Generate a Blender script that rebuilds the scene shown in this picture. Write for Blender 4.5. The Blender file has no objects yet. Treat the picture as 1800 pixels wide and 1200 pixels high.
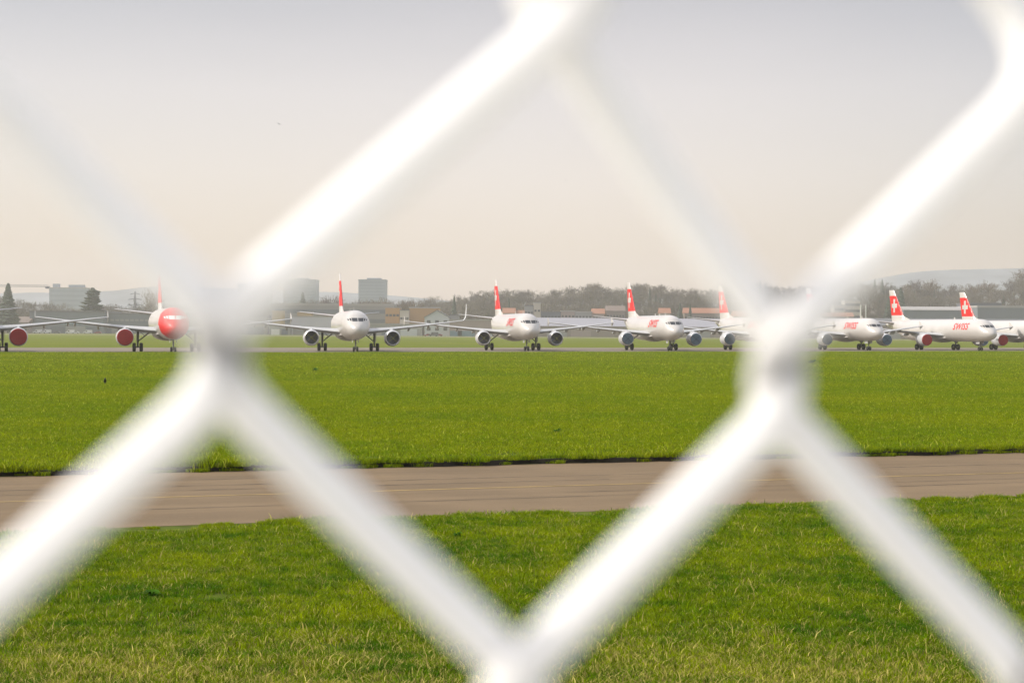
import bpy, bmesh, math, random
import numpy as np
from mathutils import Vector, Matrix, Euler
R = math.radians
rng = np.random.default_rng(7)
random.seed(11)
scene = bpy.context.scene
COL = scene.collection

# ------------------------------------------------------------------ camera
F = 3200.0                       # focal length in photo pixels (1800 wide)
CAM_Z = 3.0
cam_d = bpy.data.cameras.new('camera')
cam = bpy.data.objects.new('camera', cam_d); COL.objects.link(cam)
cam_d.sensor_width = 36.0
cam_d.lens = 36.0 * F / 1800.0
cam_d.clip_start = 0.02; cam_d.clip_end = 12000
ROLL = 0.0065
cam.matrix_world = Matrix.Translation((0, 0, CAM_Z)) @ Matrix.Rotation(math.pi/2 - 17.5/F, 4, 'X') @ Matrix.Rotation(ROLL, 4, 'Z')
cam_d.dof.use_dof = True
cam_d.dof.focus_distance = 230
cam_d.dof.aperture_fstop = 19.5
scene.camera = cam

# ------------------------------------------------------------------ sun and sky
SUN_AZ, SUN_EL = 90.0, 37.0       # degrees to the left of the view direction, above the horizon
S = Vector((-math.sin(R(SUN_AZ))*math.cos(R(SUN_EL)), math.cos(R(SUN_AZ))*math.cos(R(SUN_EL)), math.sin(R(SUN_EL))))
sd = bpy.data.lights.new('sun', 'SUN'); sd.energy = 2.25; sd.angle = R(0.6); sd.color = (1.0, 0.93, 0.82)
so = bpy.data.objects.new('sun', sd); COL.objects.link(so)
so.rotation_euler = S.to_track_quat('Z', 'Y').to_euler(); so.location = (-200, 20, 300)

w = bpy.data.worlds.new('World'); scene.world = w; w.use_nodes = True
nt = w.node_tree; nt.nodes.clear()
out = nt.nodes.new('ShaderNodeOutputWorld')
bg1 = nt.nodes.new('ShaderNodeBackground'); bg2 = nt.nodes.new('ShaderNodeBackground')
sky = nt.nodes.new('ShaderNodeTexSky'); sky.sky_type = 'NISHITA'; sky.sun_disc = False
sky.sun_elevation = R(SUN_EL); sky.sun_rotation = R(-SUN_AZ); sky.dust_density = 3.0; sky.air_density = 1.0
nt.links.new(sky.outputs[0], bg1.inputs[0]); bg1.inputs[1].default_value = 0.062
# high thin veil of cloud, paler and warmer towards the horizon within the view
tc = nt.nodes.new('ShaderNodeTexCoord'); sx = nt.nodes.new('ShaderNodeSeparateXYZ')
nt.links.new(tc.outputs['Generated'], sx.inputs[0])
cr = nt.nodes.new('ShaderNodeValToRGB')
nz = nt.nodes.new('ShaderNodeTexNoise'); nz.inputs['Scale'].default_value = 3.0; nz.inputs['Detail'].default_value = 4
mp = nt.nodes.new('ShaderNodeMapping'); mp.inputs['Scale'].default_value = (1, 1, 5)
nt.links.new(tc.outputs['Generated'], mp.inputs[0]); nt.links.new(mp.outputs[0], nz.inputs['Vector'])
ma = nt.nodes.new('ShaderNodeMath'); ma.operation = 'MULTIPLY_ADD'; ma.inputs[1].default_value = 0.03
nt.links.new(nz.outputs[0], ma.inputs[0]); nt.links.new(sx.outputs['Z'], ma.inputs[2])
nt.links.new(ma.outputs[0], cr.inputs[0])
SKY = [(0.0, (0.93, 0.77, 0.635)), (0.06, (0.93, 0.765, 0.665)), (0.10, (0.92, 0.755, 0.68)), (0.145, (0.84, 0.685, 0.615)),
       (0.19, (0.60, 0.48, 0.415)), (0.23, (0.55, 0.47, 0.43)), (0.42, (1.36, 1.27, 1.23)), (1.0, (1.36, 1.32, 1.34))]  # highest stops, above the view, are brightened to add fill light
els = cr.color_ramp.elements
els[0].position = SKY[0][0]; els[0].color = (*SKY[0][1], 1)
els[1].position = SKY[1][0]; els[1].color = (*SKY[1][1], 1)
for p, c in SKY[2:]:
    e = els.new(p); e.color = (*c, 1)
xr = nt.nodes.new('ShaderNodeFloatCurve')      # lens vignette put into the sky colour, dimmed to both sides
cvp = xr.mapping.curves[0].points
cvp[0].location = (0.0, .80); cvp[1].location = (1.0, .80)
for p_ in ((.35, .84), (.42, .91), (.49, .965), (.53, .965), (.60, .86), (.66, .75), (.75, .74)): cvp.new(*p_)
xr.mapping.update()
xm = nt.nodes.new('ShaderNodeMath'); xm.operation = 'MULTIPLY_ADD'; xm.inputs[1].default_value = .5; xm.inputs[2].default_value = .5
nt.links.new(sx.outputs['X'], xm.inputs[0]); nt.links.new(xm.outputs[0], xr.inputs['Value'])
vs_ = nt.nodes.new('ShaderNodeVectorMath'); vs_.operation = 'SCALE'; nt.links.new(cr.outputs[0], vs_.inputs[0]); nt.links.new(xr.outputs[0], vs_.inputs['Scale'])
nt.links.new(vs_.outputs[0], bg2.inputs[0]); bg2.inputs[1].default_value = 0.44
ad = nt.nodes.new('ShaderNodeAddShader')
nt.links.new(bg1.outputs[0], ad.inputs[0]); nt.links.new(bg2.outputs[0], ad.inputs[1])
nt.links.new(ad.outputs[0], out.inputs[0])

scene.view_settings.view_transform = 'Standard'
scene.view_settings.look = 'None'
scene.view_settings.exposure = 0.62
scene.view_settings.gamma = 1.0
cy = scene.cycles
cy.use_denoising = True
cy.max_bounces = 6; cy.diffuse_bounces = 3; cy.glossy_bounces = 3; cy.transmission_bounces = 4
cy.volume_bounces = 1; cy.transparent_max_bounces = 8
cy.caustics_reflective = False; cy.caustics_refractive = False

# ------------------------------------------------------------------ pixel to place
def YH(x): return 582.5 + ROLL*(x - 900)
def PX(x, D): return (x - 900)/F*D
def PZ(x, y, D): return CAM_Z + (YH(x) - y)/F*D

# ------------------------------------------------------------------ tagging
def tag(o, label=None, cat=None, group=None, kind=None):
    if label: o['label'] = label
    if cat: o['category'] = cat
    if group: o['group'] = group
    if kind: o['kind'] = kind
    return o
def empty(name, loc=(0, 0, 0), rz=0.0):
    o = bpy.data.objects.new(name, None); COL.objects.link(o)
    o.location = loc; o.rotation_euler = (0, 0, rz); o.empty_display_size = 0.5
    return o

class MB:
    """collects shapes into one mesh"""
    def __init__(s): s.v = []; s.f = []; s.m = []
    def add(s, vs, fs, mi=0):
        b = len(s.v); s.v.extend([tuple(p) for p in vs]); s.f.extend([tuple(i+b for i in f) for f in fs])
        s.m.extend([mi]*len(fs)); return s
    def box(s, x0, x1, y0, y1, z0, z1, mi=0):
        return s.add([(x0,y0,z0),(x1,y0,z0),(x1,y1,z0),(x0,y1,z0),(x0,y0,z1),(x1,y0,z1),(x1,y1,z1),(x0,y1,z1)],
                     [(0,3,2,1),(4,5,6,7),(0,1,5,4),(1,2,6,5),(2,3,7,6),(3,0,4,7)], mi)
    def loft(s, rings, mi=0, cap0=True, cap1=True, flip=False):
        n = len(rings[0]); vs = [p for r in rings for p in r]; fs = []
        for i in range(len(rings)-1):
            for j in range(n):
                a, b = i*n+j, i*n+(j+1) % n
                fs.append((a, b, b+n, a+n))
        if cap0: fs.append(tuple(range(n))[::-1])
        if cap1: fs.append(tuple((len(rings)-1)*n + k for k in range(n)))
        if flip: fs = [f[::-1] for f in fs]
        return s.add(vs, fs, mi)
    def tube(s, pts, rad, n=8, mi=0, cap=True):
        pts = [Vector(p) for p in pts]
        if not isinstance(rad, (list, tuple)): rad = [rad]*len(pts)
        rings = []; up = None
        for i, p in enumerate(pts):
            d = (pts[min(i+1, len(pts)-1)] - pts[max(i-1, 0)]).normalized()
            if up is None: up = Vector((0, 0, 1)) if abs(d.z) < .9 else Vector((0, 1, 0))
            a = d.cross(up).normalized(); b = a.cross(d).normalized(); up = b
            rings.append([p + (a*math.cos(2*math.pi*k/n) + b*math.sin(2*math.pi*k/n))*rad[i] for k in range(n)])
        return s.loft(rings, mi, cap, cap, flip=True)
    def lathe(s, prof, axis='y', n=28, c=(0, 0, 0), mi=0, cap0=False, cap1=False, flip=False):
        rings = []
        for (t, r) in prof:
            ring = []
            for k in range(n):
                a = 2*math.pi*k/n
                if axis == 'y': ring.append((c[0]+r*math.cos(a), c[1]+t, c[2]+r*math.sin(a)))
                elif axis == 'x': ring.append((c[0]+t, c[1]+r*math.cos(a), c[2]+r*math.sin(a)))
                else: ring.append((c[0]+r*math.cos(a), c[1]+r*math.sin(a), c[2]+t))
            rings.append(ring)
        return s.loft(rings, mi, cap0, cap1, flip)
    def mesh(s, name, mats, smooth=False, angle=None):
        me = bpy.data.meshes.new(name); me.from_pydata(s.v, [], s.f)
        if not isinstance(mats, (list, tuple)): mats = [mats]
        for m in mats: me.materials.append(m)
        me.polygons.foreach_set('material_index', s.m)
        bm = bmesh.new(); bm.from_mesh(me); bmesh.ops.recalc_face_normals(bm, faces=bm.faces); bm.to_mesh(me); bm.free()
        if smooth:
            me.polygons.foreach_set('use_smooth', [True]*len(me.polygons))
            if angle is not None: me.set_sharp_from_angle(angle=R(angle))
        me.update(); return me
def link(name, me, parent=None, loc=None):
    o = bpy.data.objects.new(name, me); COL.objects.link(o)
    if parent is not None: o.parent = parent
    if loc is not None: o.location = loc
    return o

# ------------------------------------------------------------------ materials
def N(nt, t, **kw):
    n = nt.nodes.new(t)
    for k, v in kw.items(): setattr(n, k, v)
    return n
def mat(name, col, rough=0.6, metal=0.0, spec=0.5, coat=0.0, var=0.0, vscale=3.0, bump=0.0, bscale=40.0, stretch=(1, 1, 1)):
    m = bpy.data.materials.new(name); m.use_nodes = True
    nt = m.node_tree; b = nt.nodes['Principled BSDF']
    b.inputs['Roughness'].default_value = rough; b.inputs['Metallic'].default_value = metal
    b.inputs['Specular IOR Level'].default_value = spec; b.inputs['Coat Weight'].default_value = coat
    b.inputs['Coat Roughness'].default_value = 0.15
    tcn = N(nt, 'ShaderNodeTexCoord'); mpn = N(nt, 'ShaderNodeMapping'); mpn.inputs['Scale'].default_value = stretch
    nt.links.new(tcn.outputs['Object'], mpn.inputs[0])
    if var > 0:
        nn = N(nt, 'ShaderNodeTexNoise'); nn.inputs['Scale'].default_value = vscale; nn.inputs['Detail'].default_value = 6
        nt.links.new(mpn.outputs[0], nn.inputs['Vector'])
        mr = N(nt, 'ShaderNodeMapRange'); mr.inputs[1].default_value = .3; mr.inputs[2].default_value = .7
        mr.inputs[3].default_value = 1-var; mr.inputs[4].default_value = 1+var
        nt.links.new(nn.outputs[0], mr.inputs[0])
        vm = N(nt, 'ShaderNodeVectorMath', operation='SCALE'); vm.inputs[0].default_value = col
        nt.links.new(mr.outputs[0], vm.inputs['Scale']); nt.links.new(vm.outputs[0], b.inputs['Base Color'])
    else: b.inputs['Base Color'].default_value = (*col, 1)
    if bump > 0:
        n2 = N(nt, 'ShaderNodeTexNoise'); n2.inputs['Scale'].default_value = bscale; n2.inputs['Detail'].default_value = 5
        nt.links.new(mpn.outputs[0], n2.inputs['Vector'])
        bp = N(nt, 'ShaderNodeBump'); bp.inputs['Strength'].default_value = bump; bp.inputs['Distance'].default_value = 0.02
        nt.links.new(n2.outputs[0], bp.inputs['Height']); nt.links.new(bp.outputs[0], b.inputs['Normal'])
    return m
M = {}
M['white'] = mat('white_paint', (0.52, 0.50, 0.475), 0.32, coat=.4, var=.05, vscale=.35)
M['white2'] = mat('nacelle_white_paint', (0.50, 0.51, 0.52), 0.35, coat=.3, var=.05, vscale=.8)
M['grey'] = mat('wing_grey_paint', (0.46, 0.47, 0.47), 0.42, var=.08, vscale=.6)
M['metal'] = mat('bare_metal', (0.62, 0.62, 0.61), 0.25, metal=.9)
M['red'] = mat('red_paint', (0.66, 0.004, 0.004), 0.45, spec=.25, coat=.1, var=.05)
M['redcover'] = mat('red_fabric_cover', (0.26, 0.006, 0.006), 0.75, var=.12, vscale=2.5, bump=.3, bscale=3)
M['bluecover'] = mat('blue_grey_cover', (0.075, 0.125, 0.165), 0.55, var=.15, vscale=2.5, bump=.3, bscale=3)
M['fan'] = mat('fan_titanium', (0.12, 0.125, 0.135), 0.35, metal=.6)
M['duct'] = mat('inlet_duct', (0.16, 0.17, 0.18), 0.5)
M['strap'] = mat('olive_strap', (0.20, 0.20, 0.05), 0.7)
M['strapdark'] = mat('dark_strap', (0.03, 0.05, 0.075), 0.7)
M['rubber'] = mat('tyre_rubber', (0.018, 0.018, 0.018), 0.8)
M['gear'] = mat('gear_steel', (0.16, 0.16, 0.155), 0.45, metal=.3)
M['glass'] = mat('cockpit_glass', (0.010, 0.013, 0.018), 0.08, spec=.8)
M['glassglint'] = mat('painted_glint_glass', (0.80, 0.80, 0.78), 0.15, spec=.8)  # sun glint on the windscreen painted as a pale base colour
M['dark'] = mat('dark_gap', (0.03, 0.03, 0.032), 0.7)
M['steelpost'] = mat('white_coated_post', (0.75, 0.75, 0.74), 0.4, var=.05)

def pchip(xs, ys):
    xs = np.array(xs, float); ys = np.array(ys, float); h = np.diff(xs); d = np.diff(ys)/h
    m = np.zeros(len(xs)); m[0] = d[0]; m[-1] = d[-1]
    for i in range(1, len(xs)-1):
        if d[i-1]*d[i] > 0:
            w1 = 2*h[i]+h[i-1]; w2 = h[i]+2*h[i-1]; m[i] = (w1+w2)/(w1/d[i-1]+w2/d[i])
    def f(x):
        i = int(min(max(np.searchsorted(xs, x)-1, 0), len(xs)-2)); t = (x-xs[i])/h[i]
        return ((1+2*t)*(1-t)**2*ys[i] + t*(1-t)**2*h[i]*m[i] + t*t*(3-2*t)*ys[i+1] + t*t*(t-1)*h[i]*m[i+1])
    return f

# ================================================================== AIRLINERS
class Airframe:
    def __init__(s, kind):
        s.kind = kind; long = kind == 'long'
        s.fw = 4.27 if long else 0.0          # forward plug
        s.aft = 2.67 if long else 0.0
        s.L = 37.57 + s.fw + s.aft
        s.main = 17.71 + s.fw; s.nose = 5.07
        fw, T = s.fw, s.fw + s.aft
        st = [(0, 0.0, 3.05, 3.05), (.03, .20, 3.24, 2.86), (.15, .44, 3.45, 2.63), (.5, .80, 3.78, 2.34), (1.0, 1.12, 4.10, 2.12),
              (1.6, 1.38, 4.44, 1.96), (2.2, 1.57, 4.92, 1.87), (2.8, 1.71, 5.32, 1.80), (3.6, 1.83, 5.60, 1.75), (4.6, 1.93, 5.74, 1.71),
              (6.2, 1.975, 5.80, 1.68), (23.5+T, 1.975, 5.80, 1.68), (26+T, 1.94, 5.80, 1.86), (29+T, 1.66, 5.78, 2.55),
              (32+T, 1.20, 5.68, 3.35), (35+T, .68, 5.42, 4.15), (37+T, .32, 5.16, 4.62), (37.57+T, .20, 5.02, 4.72)]
        u = [math.sqrt(a[0]) for a in st]
        s.fw_, s.ft, s.fb = (pchip(u, [a[k] for a in st]) for k in (1, 2, 3))
    def at(s, st):
        u = math.sqrt(max(st, 0)); return max(s.fw_(u), 0.001), s.ft(u), s.fb(u)
    def surf(s, st, ang, off=0.0):
        wd, t, b = s.at(st); zc, hz = (t+b)/2, (t-b)/2
        return (( wd+off)*math.sin(ang), s.main - st, zc + (hz+off)*math.cos(ang))
    def airfoil(s, xc, s0, chord, z, th, n=9, vertical=False):
        """ring of a symmetric-ish section; s0 = leading edge station"""
        up, lo = [], []
        for k in range(n):
            t = 0.5*(1-math.cos(math.pi*k/(n-1)))
            y = 5*th*(.2969*math.sqrt(t) - .126*t - .3516*t*t + .2843*t**3 - .1030*t**4)
            up.append((t, y)); lo.append((t, -y*0.85))
        pts = up + lo[::-1][1:-1]
        return [((xc + y*chord, s.main-(s0+t*chord), z) if vertical else (xc, s.main-(s0+t*chord), z + y*chord)) for t, y in pts]

CACHE = {}
def cached(key, fn):
    if key not in CACHE: CACHE[key] = fn()
    return CACHE[key]

def m_fuselage(A, rednose):
    mb = MB(); n = 48
    ss = [0.0, .02, .06, .13, .25, .42, .65, .95, 1.3, 1.6, 1.9, 2.2, 2.5, 2.8, 3.2, 3.6, 4.1, 4.6, 5.2, 5.8, 6.4, 7.0, 8, 10, 13, 16, 19, 22]
    T = A.fw + A.aft
    ss += [23.5+T-.01, 24.5+T, 25.5+T, 26.5+T, 27.5+T, 28.5+T, 29.5+T, 30.5+T, 31.5+T, 32.5+T, 33.5+T, 34.5+T, 35.5+T, 36.5+T, 37.2+T, 37.57+T]
    rings = [[A.surf(st, 2*math.pi*k/n) for k in range(n)] for st in ss]
    mb.loft(rings, 0, False, True)
    if rednose:
        for fi, f in enumerate(mb.f):
            if len(f) == 4:
                y = sum(mb.v[i][1] for i in f)/4; z = sum(mb.v[i][2] for i in f)/4; x = sum(abs(mb.v[i][0]) for i in f)/4
                if A.main - y < 3.0 + 0.35*(z-1.7)*1.2 + .6: mb.m[fi] = 1
    # belly fairing between the wings
    mb2 = MB(); f0 = 11.2+A.fw; f1 = 20.2+A.fw; rr = []
    for k in range(13):
        t = k/12; e = math.sin(math.pi*min(1, max(0, t)))**.55 if 0 < t < 1 else 0
        y = A.main-(f0+(f1-f0)*t)
        rr.append([(1.98*math.cos(a)*(.75+.27*e), y, 2.35 + (0.85*e+.05)*math.sin(a)) for a in [2*math.pi*j/24 for j in range(24)]])
    mb2.loft(rr)
    mb.add(mb2.v, mb2.f, 0)
    # tail cone outlet
    mb.lathe([(0, .17), (-.25, .15)], 'y', 16, (0, A.main-A.L, 4.87), 2, False, True)
    return mb.mesh('fuselage', [M['white'], M['red'], M['dark']], True, 50)

def patch(A, s0, s1, a0, a1, off=.012, n=6, slant=0.0):
    mb = MB(); vs = []
    for i in range(n+1):
        for j in range(n+1):
            a = a0+(a1-a0)*j/n; st = s0+(s1-s0)*i/n + slant*(j/n)
            vs.append(A.surf(st, a, off))
    fs = [(i*(n+1)+j, i*(n+1)+j+1, (i+1)*(n+1)+j+1, (i+1)*(n+1)+j) for i in range(n) for j in range(n)]
    return mb.add(vs, fs)

def window_patch(A, a0, a1, z0, z1, n=6):
    mb = MB(); vs = []
    for i in range(n+1):
        for j in range(n+1):
            a = a0+(a1-a0)*j/n; z = z0+(z1-z0)*i/n; lo, hi = .8, 3.5
            for _ in range(24):
                m_ = (lo+hi)/2
                if A.surf(m_, a)[2] < z: lo = m_
                else: hi = m_
            vs.append(A.surf(lo, a, .014))
    return mb.add(vs, [(i*(n+1)+j, i*(n+1)+j+1, (i+1)*(n+1)+j+1, (i+1)*(n+1)+j) for i in range(n) for j in range(n)])

def letters_mesh(A, side):
    cu = bpy.data.curves.new('t', 'FONT'); cu.body = 'SWISS'; cu.size = 1.0; cu.shear = 0.22; cu.offset = 0.020; cu.space_character = 1.12; cu.resolution_u = 4
    ob = bpy.data.objects.new('t', cu); COL.objects.link(ob)
    dg = bpy.context.evaluated_depsgraph_get(); dg.update()
    me = bpy.data.meshes.new_from_object(ob.evaluated_get(dg))
    bpy.data.objects.remove(ob); bpy.data.curves.remove(cu)
    bm = bmesh.new(); bm.from_mesh(me)
    x0 = min(v.co.x for v in bm.verts); x1 = max(v.co.x for v in bm.verts)
    y0 = min(v.co.y for v in bm.verts); y1 = max(v.co.y for v in bm.verts)
    for k in range(1, 12):
        yy = y0+(y1-y0)*k/12
        bmesh.ops.bisect_plane(bm, geom=bm.verts[:]+bm.edges[:]+bm.faces[:], plane_co=(0, yy, 0), plane_no=(0, 1, 0))
    zb, zt, sa, sb = 3.82, 5.06, 6.1, 12.0
    for v in bm.verts:
        u = (v.co.x-x0)/(x1-x0); q = (v.co.y-y0)/(y1-y0); z = zb+(zt-zb)*q
        st = sb-(sb-sa)*u if side > 0 else sa+(sb-sa)*u
        wd, t, b = A.at(st); zc, hz = (t+b)/2, (t-b)/2
        a = math.acos(max(-1, min(1, (z-zc)/hz)))
        v.co = Vector((side*(wd*math.sin(a)+.02), A.main-st, z+.006))
    bm.to_mesh(me); bm.free(); me.materials.clear(); me.materials.append(M['red']); return me

def fin_point(A, st_frac, z):
    T = A.fw+A.aft; t = (z-5.6)/(11.76-5.6)
    le = 28.9+T + t*5.35; ch = 6.1 - t*3.9
    return le, ch
def m_fin(A):
    mb = MB(); zs = [5.5, 6.0, 6.7, 7.5, 8.5, 9.5, 10.62, 11.3, 11.70, 11.76]
    for i in range(len(zs)-1):
        rr = []
        for z in (zs[i], zs[i+1]):
            le, ch = fin_point(A, 0, z)
            if z < 6.0: le -= .9; ch += .9
            th = .11 if z < 11.75 else .04
            rr.append(A.airfoil(0, le, ch, z, th, vertical=True))
        mid = (zs[i]+zs[i+1])/2
        mb.loft(rr, 1 if 6.7 < mid < 10.62 else 0, i == 0, i == len(zs)-2)
    # dorsal fillet
    T = A.fw+A.aft; le, ch = fin_point(A, 0, 6.9)
    yb = A.main-(26.6+T); yt = A.main-(le+.4); ym = A.main-(29.6+T)
    mb.add([(0, yb, 5.76), (.10, ym, 5.7), (-.10, ym, 5.7), (0, yt, 6.75), (.1, yt-.5, 5.7), (-.1, yt-.5, 5.7)],
           [(0, 1, 3), (0, 3, 2), (1, 4, 3), (2, 3, 5)], 0)
    return mb.mesh('vertical_fin', [M['white'], M['red']], True, 40)
def m_cross(A, side):
    mb = MB(); zc = 8.62; a, b = 1.33, .42; le, ch = fin_point(A, 0, zc); sc = le + ch*.50
    def pt(st, z):
        le, ch = fin_point(A, 0, z); t = min(max((st-le)/ch, .001), .999)
        y = 5*.11*(.2969*math.sqrt(t) - .126*t - .3516*t*t + .2843*t**3 - .1030*t**4)*ch
        if side < 0: y *= .85
        return (side*(y+.015), A.main-st, z)
    for (s0, s1, z0, z1) in ((-b, b, -a, a), (-a, -b, -b, b), (b, a, -b, b)):
        n = 4; vs = [pt(sc+s0+(s1-s0)*i/n, zc+z0+(z1-z0)*j/n) for i in range(n+1) for j in range(n+1)]
        mb.add(vs, [(i*(n+1)+j, i*(n+1)+j+1, (i+1)*(n+1)+j+1, (i+1)*(n+1)+j) for i in range(n) for j in range(n)])
    return mb.mesh('cross_emblem', M['white'])

WSEC = [(1.2, 11.4, 7.6, 2.72, .135), (1.9, 11.9, 7.0, 2.80, .135), (3.8, 12.95, 5.95, 2.98, .125), (6.4, 14.35, 4.55, 3.25, .115),
        (9.5, 15.95, 3.6, 3.60, .11), (12.5, 17.5, 2.85, 3.95, .11), (15, 18.8, 2.15, 4.27, .105), (16.9, 19.8, 1.62, 4.50, .10)]
def m_wing(A, side, up):
    mb = MB(); rr = [A.airfoil(side*x, s0+A.fw, ch, z-(.0), th) for x, s0, ch, z, th in WSEC]
    if up:
        for x, s0, ch, z, th in ((17.3, 20.05, 1.4, 4.60, .1), (17.55, 20.3, 1.3, 4.85, .1), (17.72, 20.6, 1.15, 5.25, .09), (17.86, 21.3, .85, 6.2, .08), (17.95, 21.9, .5, 7.05, .08)):
            k = min(1, (z-4.55)/.7); ring = A.airfoil(0, s0+A.fw, ch, 0, th)
            rr.append([(side*(x - p[2]*k), p[1], z + p[2]*(1-k)) for p in ring])
    else: rr.append(A.airfoil(side*17.0, 20.0+A.fw, 1.35, 4.51, .05))
    mb.loft(rr, 0, True, True)
    return mb.mesh('wing', [M['grey']], True, 40)
def m_tipfence(A, side):
    mb = MB(); y = A.main-A.fw; x = side*17.03
    for (s0, s1, s2, z2) in ((19.9, 21.5, 21.6, 5.35), (19.9, 21.5, 21.6, 3.85)):
        mb.add([(x-.03, y-s0, 4.5), (x+.03, y-s0, 4.5), (x-.03, y-s1, 4.5), (x+.03, y-s1, 4.5), (x-.02, y-s2+.35, z2), (x+.02, y-s2+.35, z2), (x-.02, y-s2, z2), (x+.02, y-s2, z2)],
               [(0, 1, 5, 4), (2, 6, 7, 3), (0, 4, 6, 2), (1, 3, 7, 5), (4, 5, 7, 6), (0, 2, 3, 1)])
    return mb.mesh('wingtip_fence', M['white'])
def m_fairing(A, side, x):
    z, s1 = np.interp(x, [a[0] for a in WSEC], [a[3] for a in WSEC]), np.interp(x, [a[0] for a in WSEC], [a[1]+a[2] for a in WSEC])+A.fw
    mb = MB(); L = 3.0; rr = []
    for k in range(9):
        t = k/8; r = .23*math.sin(math.pi*(.04+.93*t))**.6
        yy = A.main-(s1-2.1+L*t); rr.append([(side*x+r*.6*math.cos(a), yy, z-.30-.12*t+r*1.15*math.sin(a)) for a in [2*math.pi*j/10 for j in range(10)]])
    return mb.loft(rr).mesh('flap_fairing', M['grey'], True, 60)
def m_tailplane(A, side):
    T = A.fw+A.aft; mb = MB()
    rr = [A.airfoil(side*x, s0+T, ch, z, th) for x, s0, ch, z, th in ((.3, 31.2, 4.3, 5.08, .11), (.9, 31.6, 4.0, 5.15, .11), (3.5, 33.1, 2.8, 5.47, .10), (6.05, 34.6, 1.55, 5.79, .09), (6.22, 34.9, 1.15, 5.81, .04))]
    return mb.loft(rr).mesh('tailplane', M['grey'], True, 40)
EX, EZ = 5.75, 1.93
def m_nacelle(A, side):
    mb = MB(); c = (side*EX, A.main-(10.35+A.fw), EZ)
    outer = [(.0, .92), (.03, .985), (-.05, 1.02), (-.2, 1.07), (-.5, 1.125), (-1.0, 1.16), (-1.6, 1.15), (-2.2, 1.08), (-2.7, .98), (-3.1, .88)]
    mb.lathe(outer[2:], 'y', 40, c, 0)
    mb.lathe([(-.05, 1.02), (.02, .99), (.045, .95), (.02, .91), (-.06, .875)], 'y', 40, c, 1)      # polished lip
    mb.lathe([(-.06, .875), (-.3, .845), (-.85, .86)], 'y', 40, c, 2)
    mb.lathe([(-3.1, .88), (-3.08, .80), (-2.6, .78)], 'y', 40, c, 2)
    mb.lathe([(-2.6, .70), (-3.4, .60), (-4.1, .42), (-4.15, .36), (-4.0, .3)], 'y', 32, c, 1)      # core
    mb.lathe([(-3.9, .28), (-4.4, .17), (-4.8, .02)], 'y', 24, c, 2, True, True)
    return mb.mesh('engine', [M['white2'], M['metal'], M['duct']], True, 35)
def m_pylon(A, side):
    mb = MB(); y0 = A.main-(10.35+A.fw); x = side*EX; rr = []
    for (dy, zb, zt, hw) in ((-1.0, 3.0, 3.06, .02), (-1.4, 2.9, 3.17, .12), (-2.6, 2.7, 3.28, .19), (-4.0, 2.4, 3.12, .20), (-5.4, 2.6, 3.05, .16), (-7.0, 2.9, 3.0, .04)):
        rr.append([(x-hw, y0+dy, zb), (x+hw, y0+dy, zb), (x+hw*.9, y0+dy, zt), (x-hw*.9, y0+dy, zt)])
    return mb.loft(rr).mesh('pylon', M['white2'], True, 40)
def m_fan(A, side):
    mb = MB(); c = (side*EX, A.main-(10.35+A.fw)-.62, EZ)
    mb.lathe([(-.06, .86), (-.05, .02)], 'y', 32, c, 1, False, True)
    for k in range(24):
        a = 2*math.pi*k/24; u = Vector((math.cos(a), 0, math.sin(a))); v = Vector((-math.sin(a), 0, math.cos(a))); C = Vector(c)
        mb.add([C+u*.24+v*-.03+Vector((0, .03, 0)), C+u*.85+v*-.11+Vector((0, .05, 0)), C+u*.85+v*.09+Vector((0, -.03, 0)), C+u*.24+v*.03+Vector((0, -.03, 0))], [(0, 1, 2, 3)], 0)
    mb.lathe([(-.03, .25), (.12, .19), (.26, .09), (.31, .01)], 'y', 20, c, 0, False, True)
    return mb.mesh('fan', [M['fan'], M['dark']], True, 30)
def m_cover(A, side, key):
    mb = MB(); c = (side*EX, A.main-(10.35+A.fw), EZ); big = key == 'redcover'
    r = .985 if big else .90
    prof = [(.085, .02), (.085, r*.5), (.075, r*.85), (.055, r*.97), (.02, r*1.02)] + ([(-.10, 1.045)] if big else [(-.01, r)])
    mb.lathe(prof, 'y', 40, c, 0, True, False)
    return mb.mesh('inlet_cover', M[key], True, 50)
def m_strap(A, side, key):
    mb = MB(); c = Vector((side*EX, A.main-(10.35+A.fw), EZ)); y = .10 if key == 'strapdark' else -.25
    for a in (R(42), R(138)):
        u = Vector((math.cos(a), 0, math.sin(a))); v = Vector((-math.sin(a), 0, math.cos(a))); rr = .80
        for hw in (.035,):
            pts = []
            for yy in (y, y+.02):
                pts += [c+u*rr+v*hw+Vector((0, yy, 0)), c-u*rr+v*hw+Vector((0, yy, 0)), c-u*rr-v*hw+Vector((0, yy, 0)), c+u*rr-v*hw+Vector((0, yy, 0))]
            mb.add(pts, [(0, 1, 2, 3), (7, 6, 5, 4), (0, 4, 5, 1), (1, 5, 6, 2), (2, 6, 7, 3), (3, 7, 4, 0)])
        y += .025
    mb.lathe([(y+.0, .10), (y+.05, .10)], 'y', 16, c, 0, True, True)
    return mb.mesh('strap', M[key])
def m_maingear(A, side):
    mb = MB(); x = side*3.795
    mb.tube([(x-side*.05, .1, 3.05), (x, 0, .62)], [.17, .12], 12)
    mb.tube([(x-.62, 0, .585), (x+.62, 0, .585)], .09, 10)
    mb.tube([(x, -.05, 1.45), (x, -.42, 1.05), (x, -.12, .62)], .05, 6)
    return mb.mesh('main_gear', M['gear'], True, 40)
def m_brace(A, side):
    mb = MB(); x = side*3.795
    mb.tube([(x-side*.02, .05, 1.35), (x-side*1.75, .15, 2.75)], [.07, .09], 8)
    mb.tube([(x-side*.9, .1, 2.05), (x-side*.15, .1, 2.85)], .045, 6)
    return mb.mesh('side_brace', M['gear'], True, 40)
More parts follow.
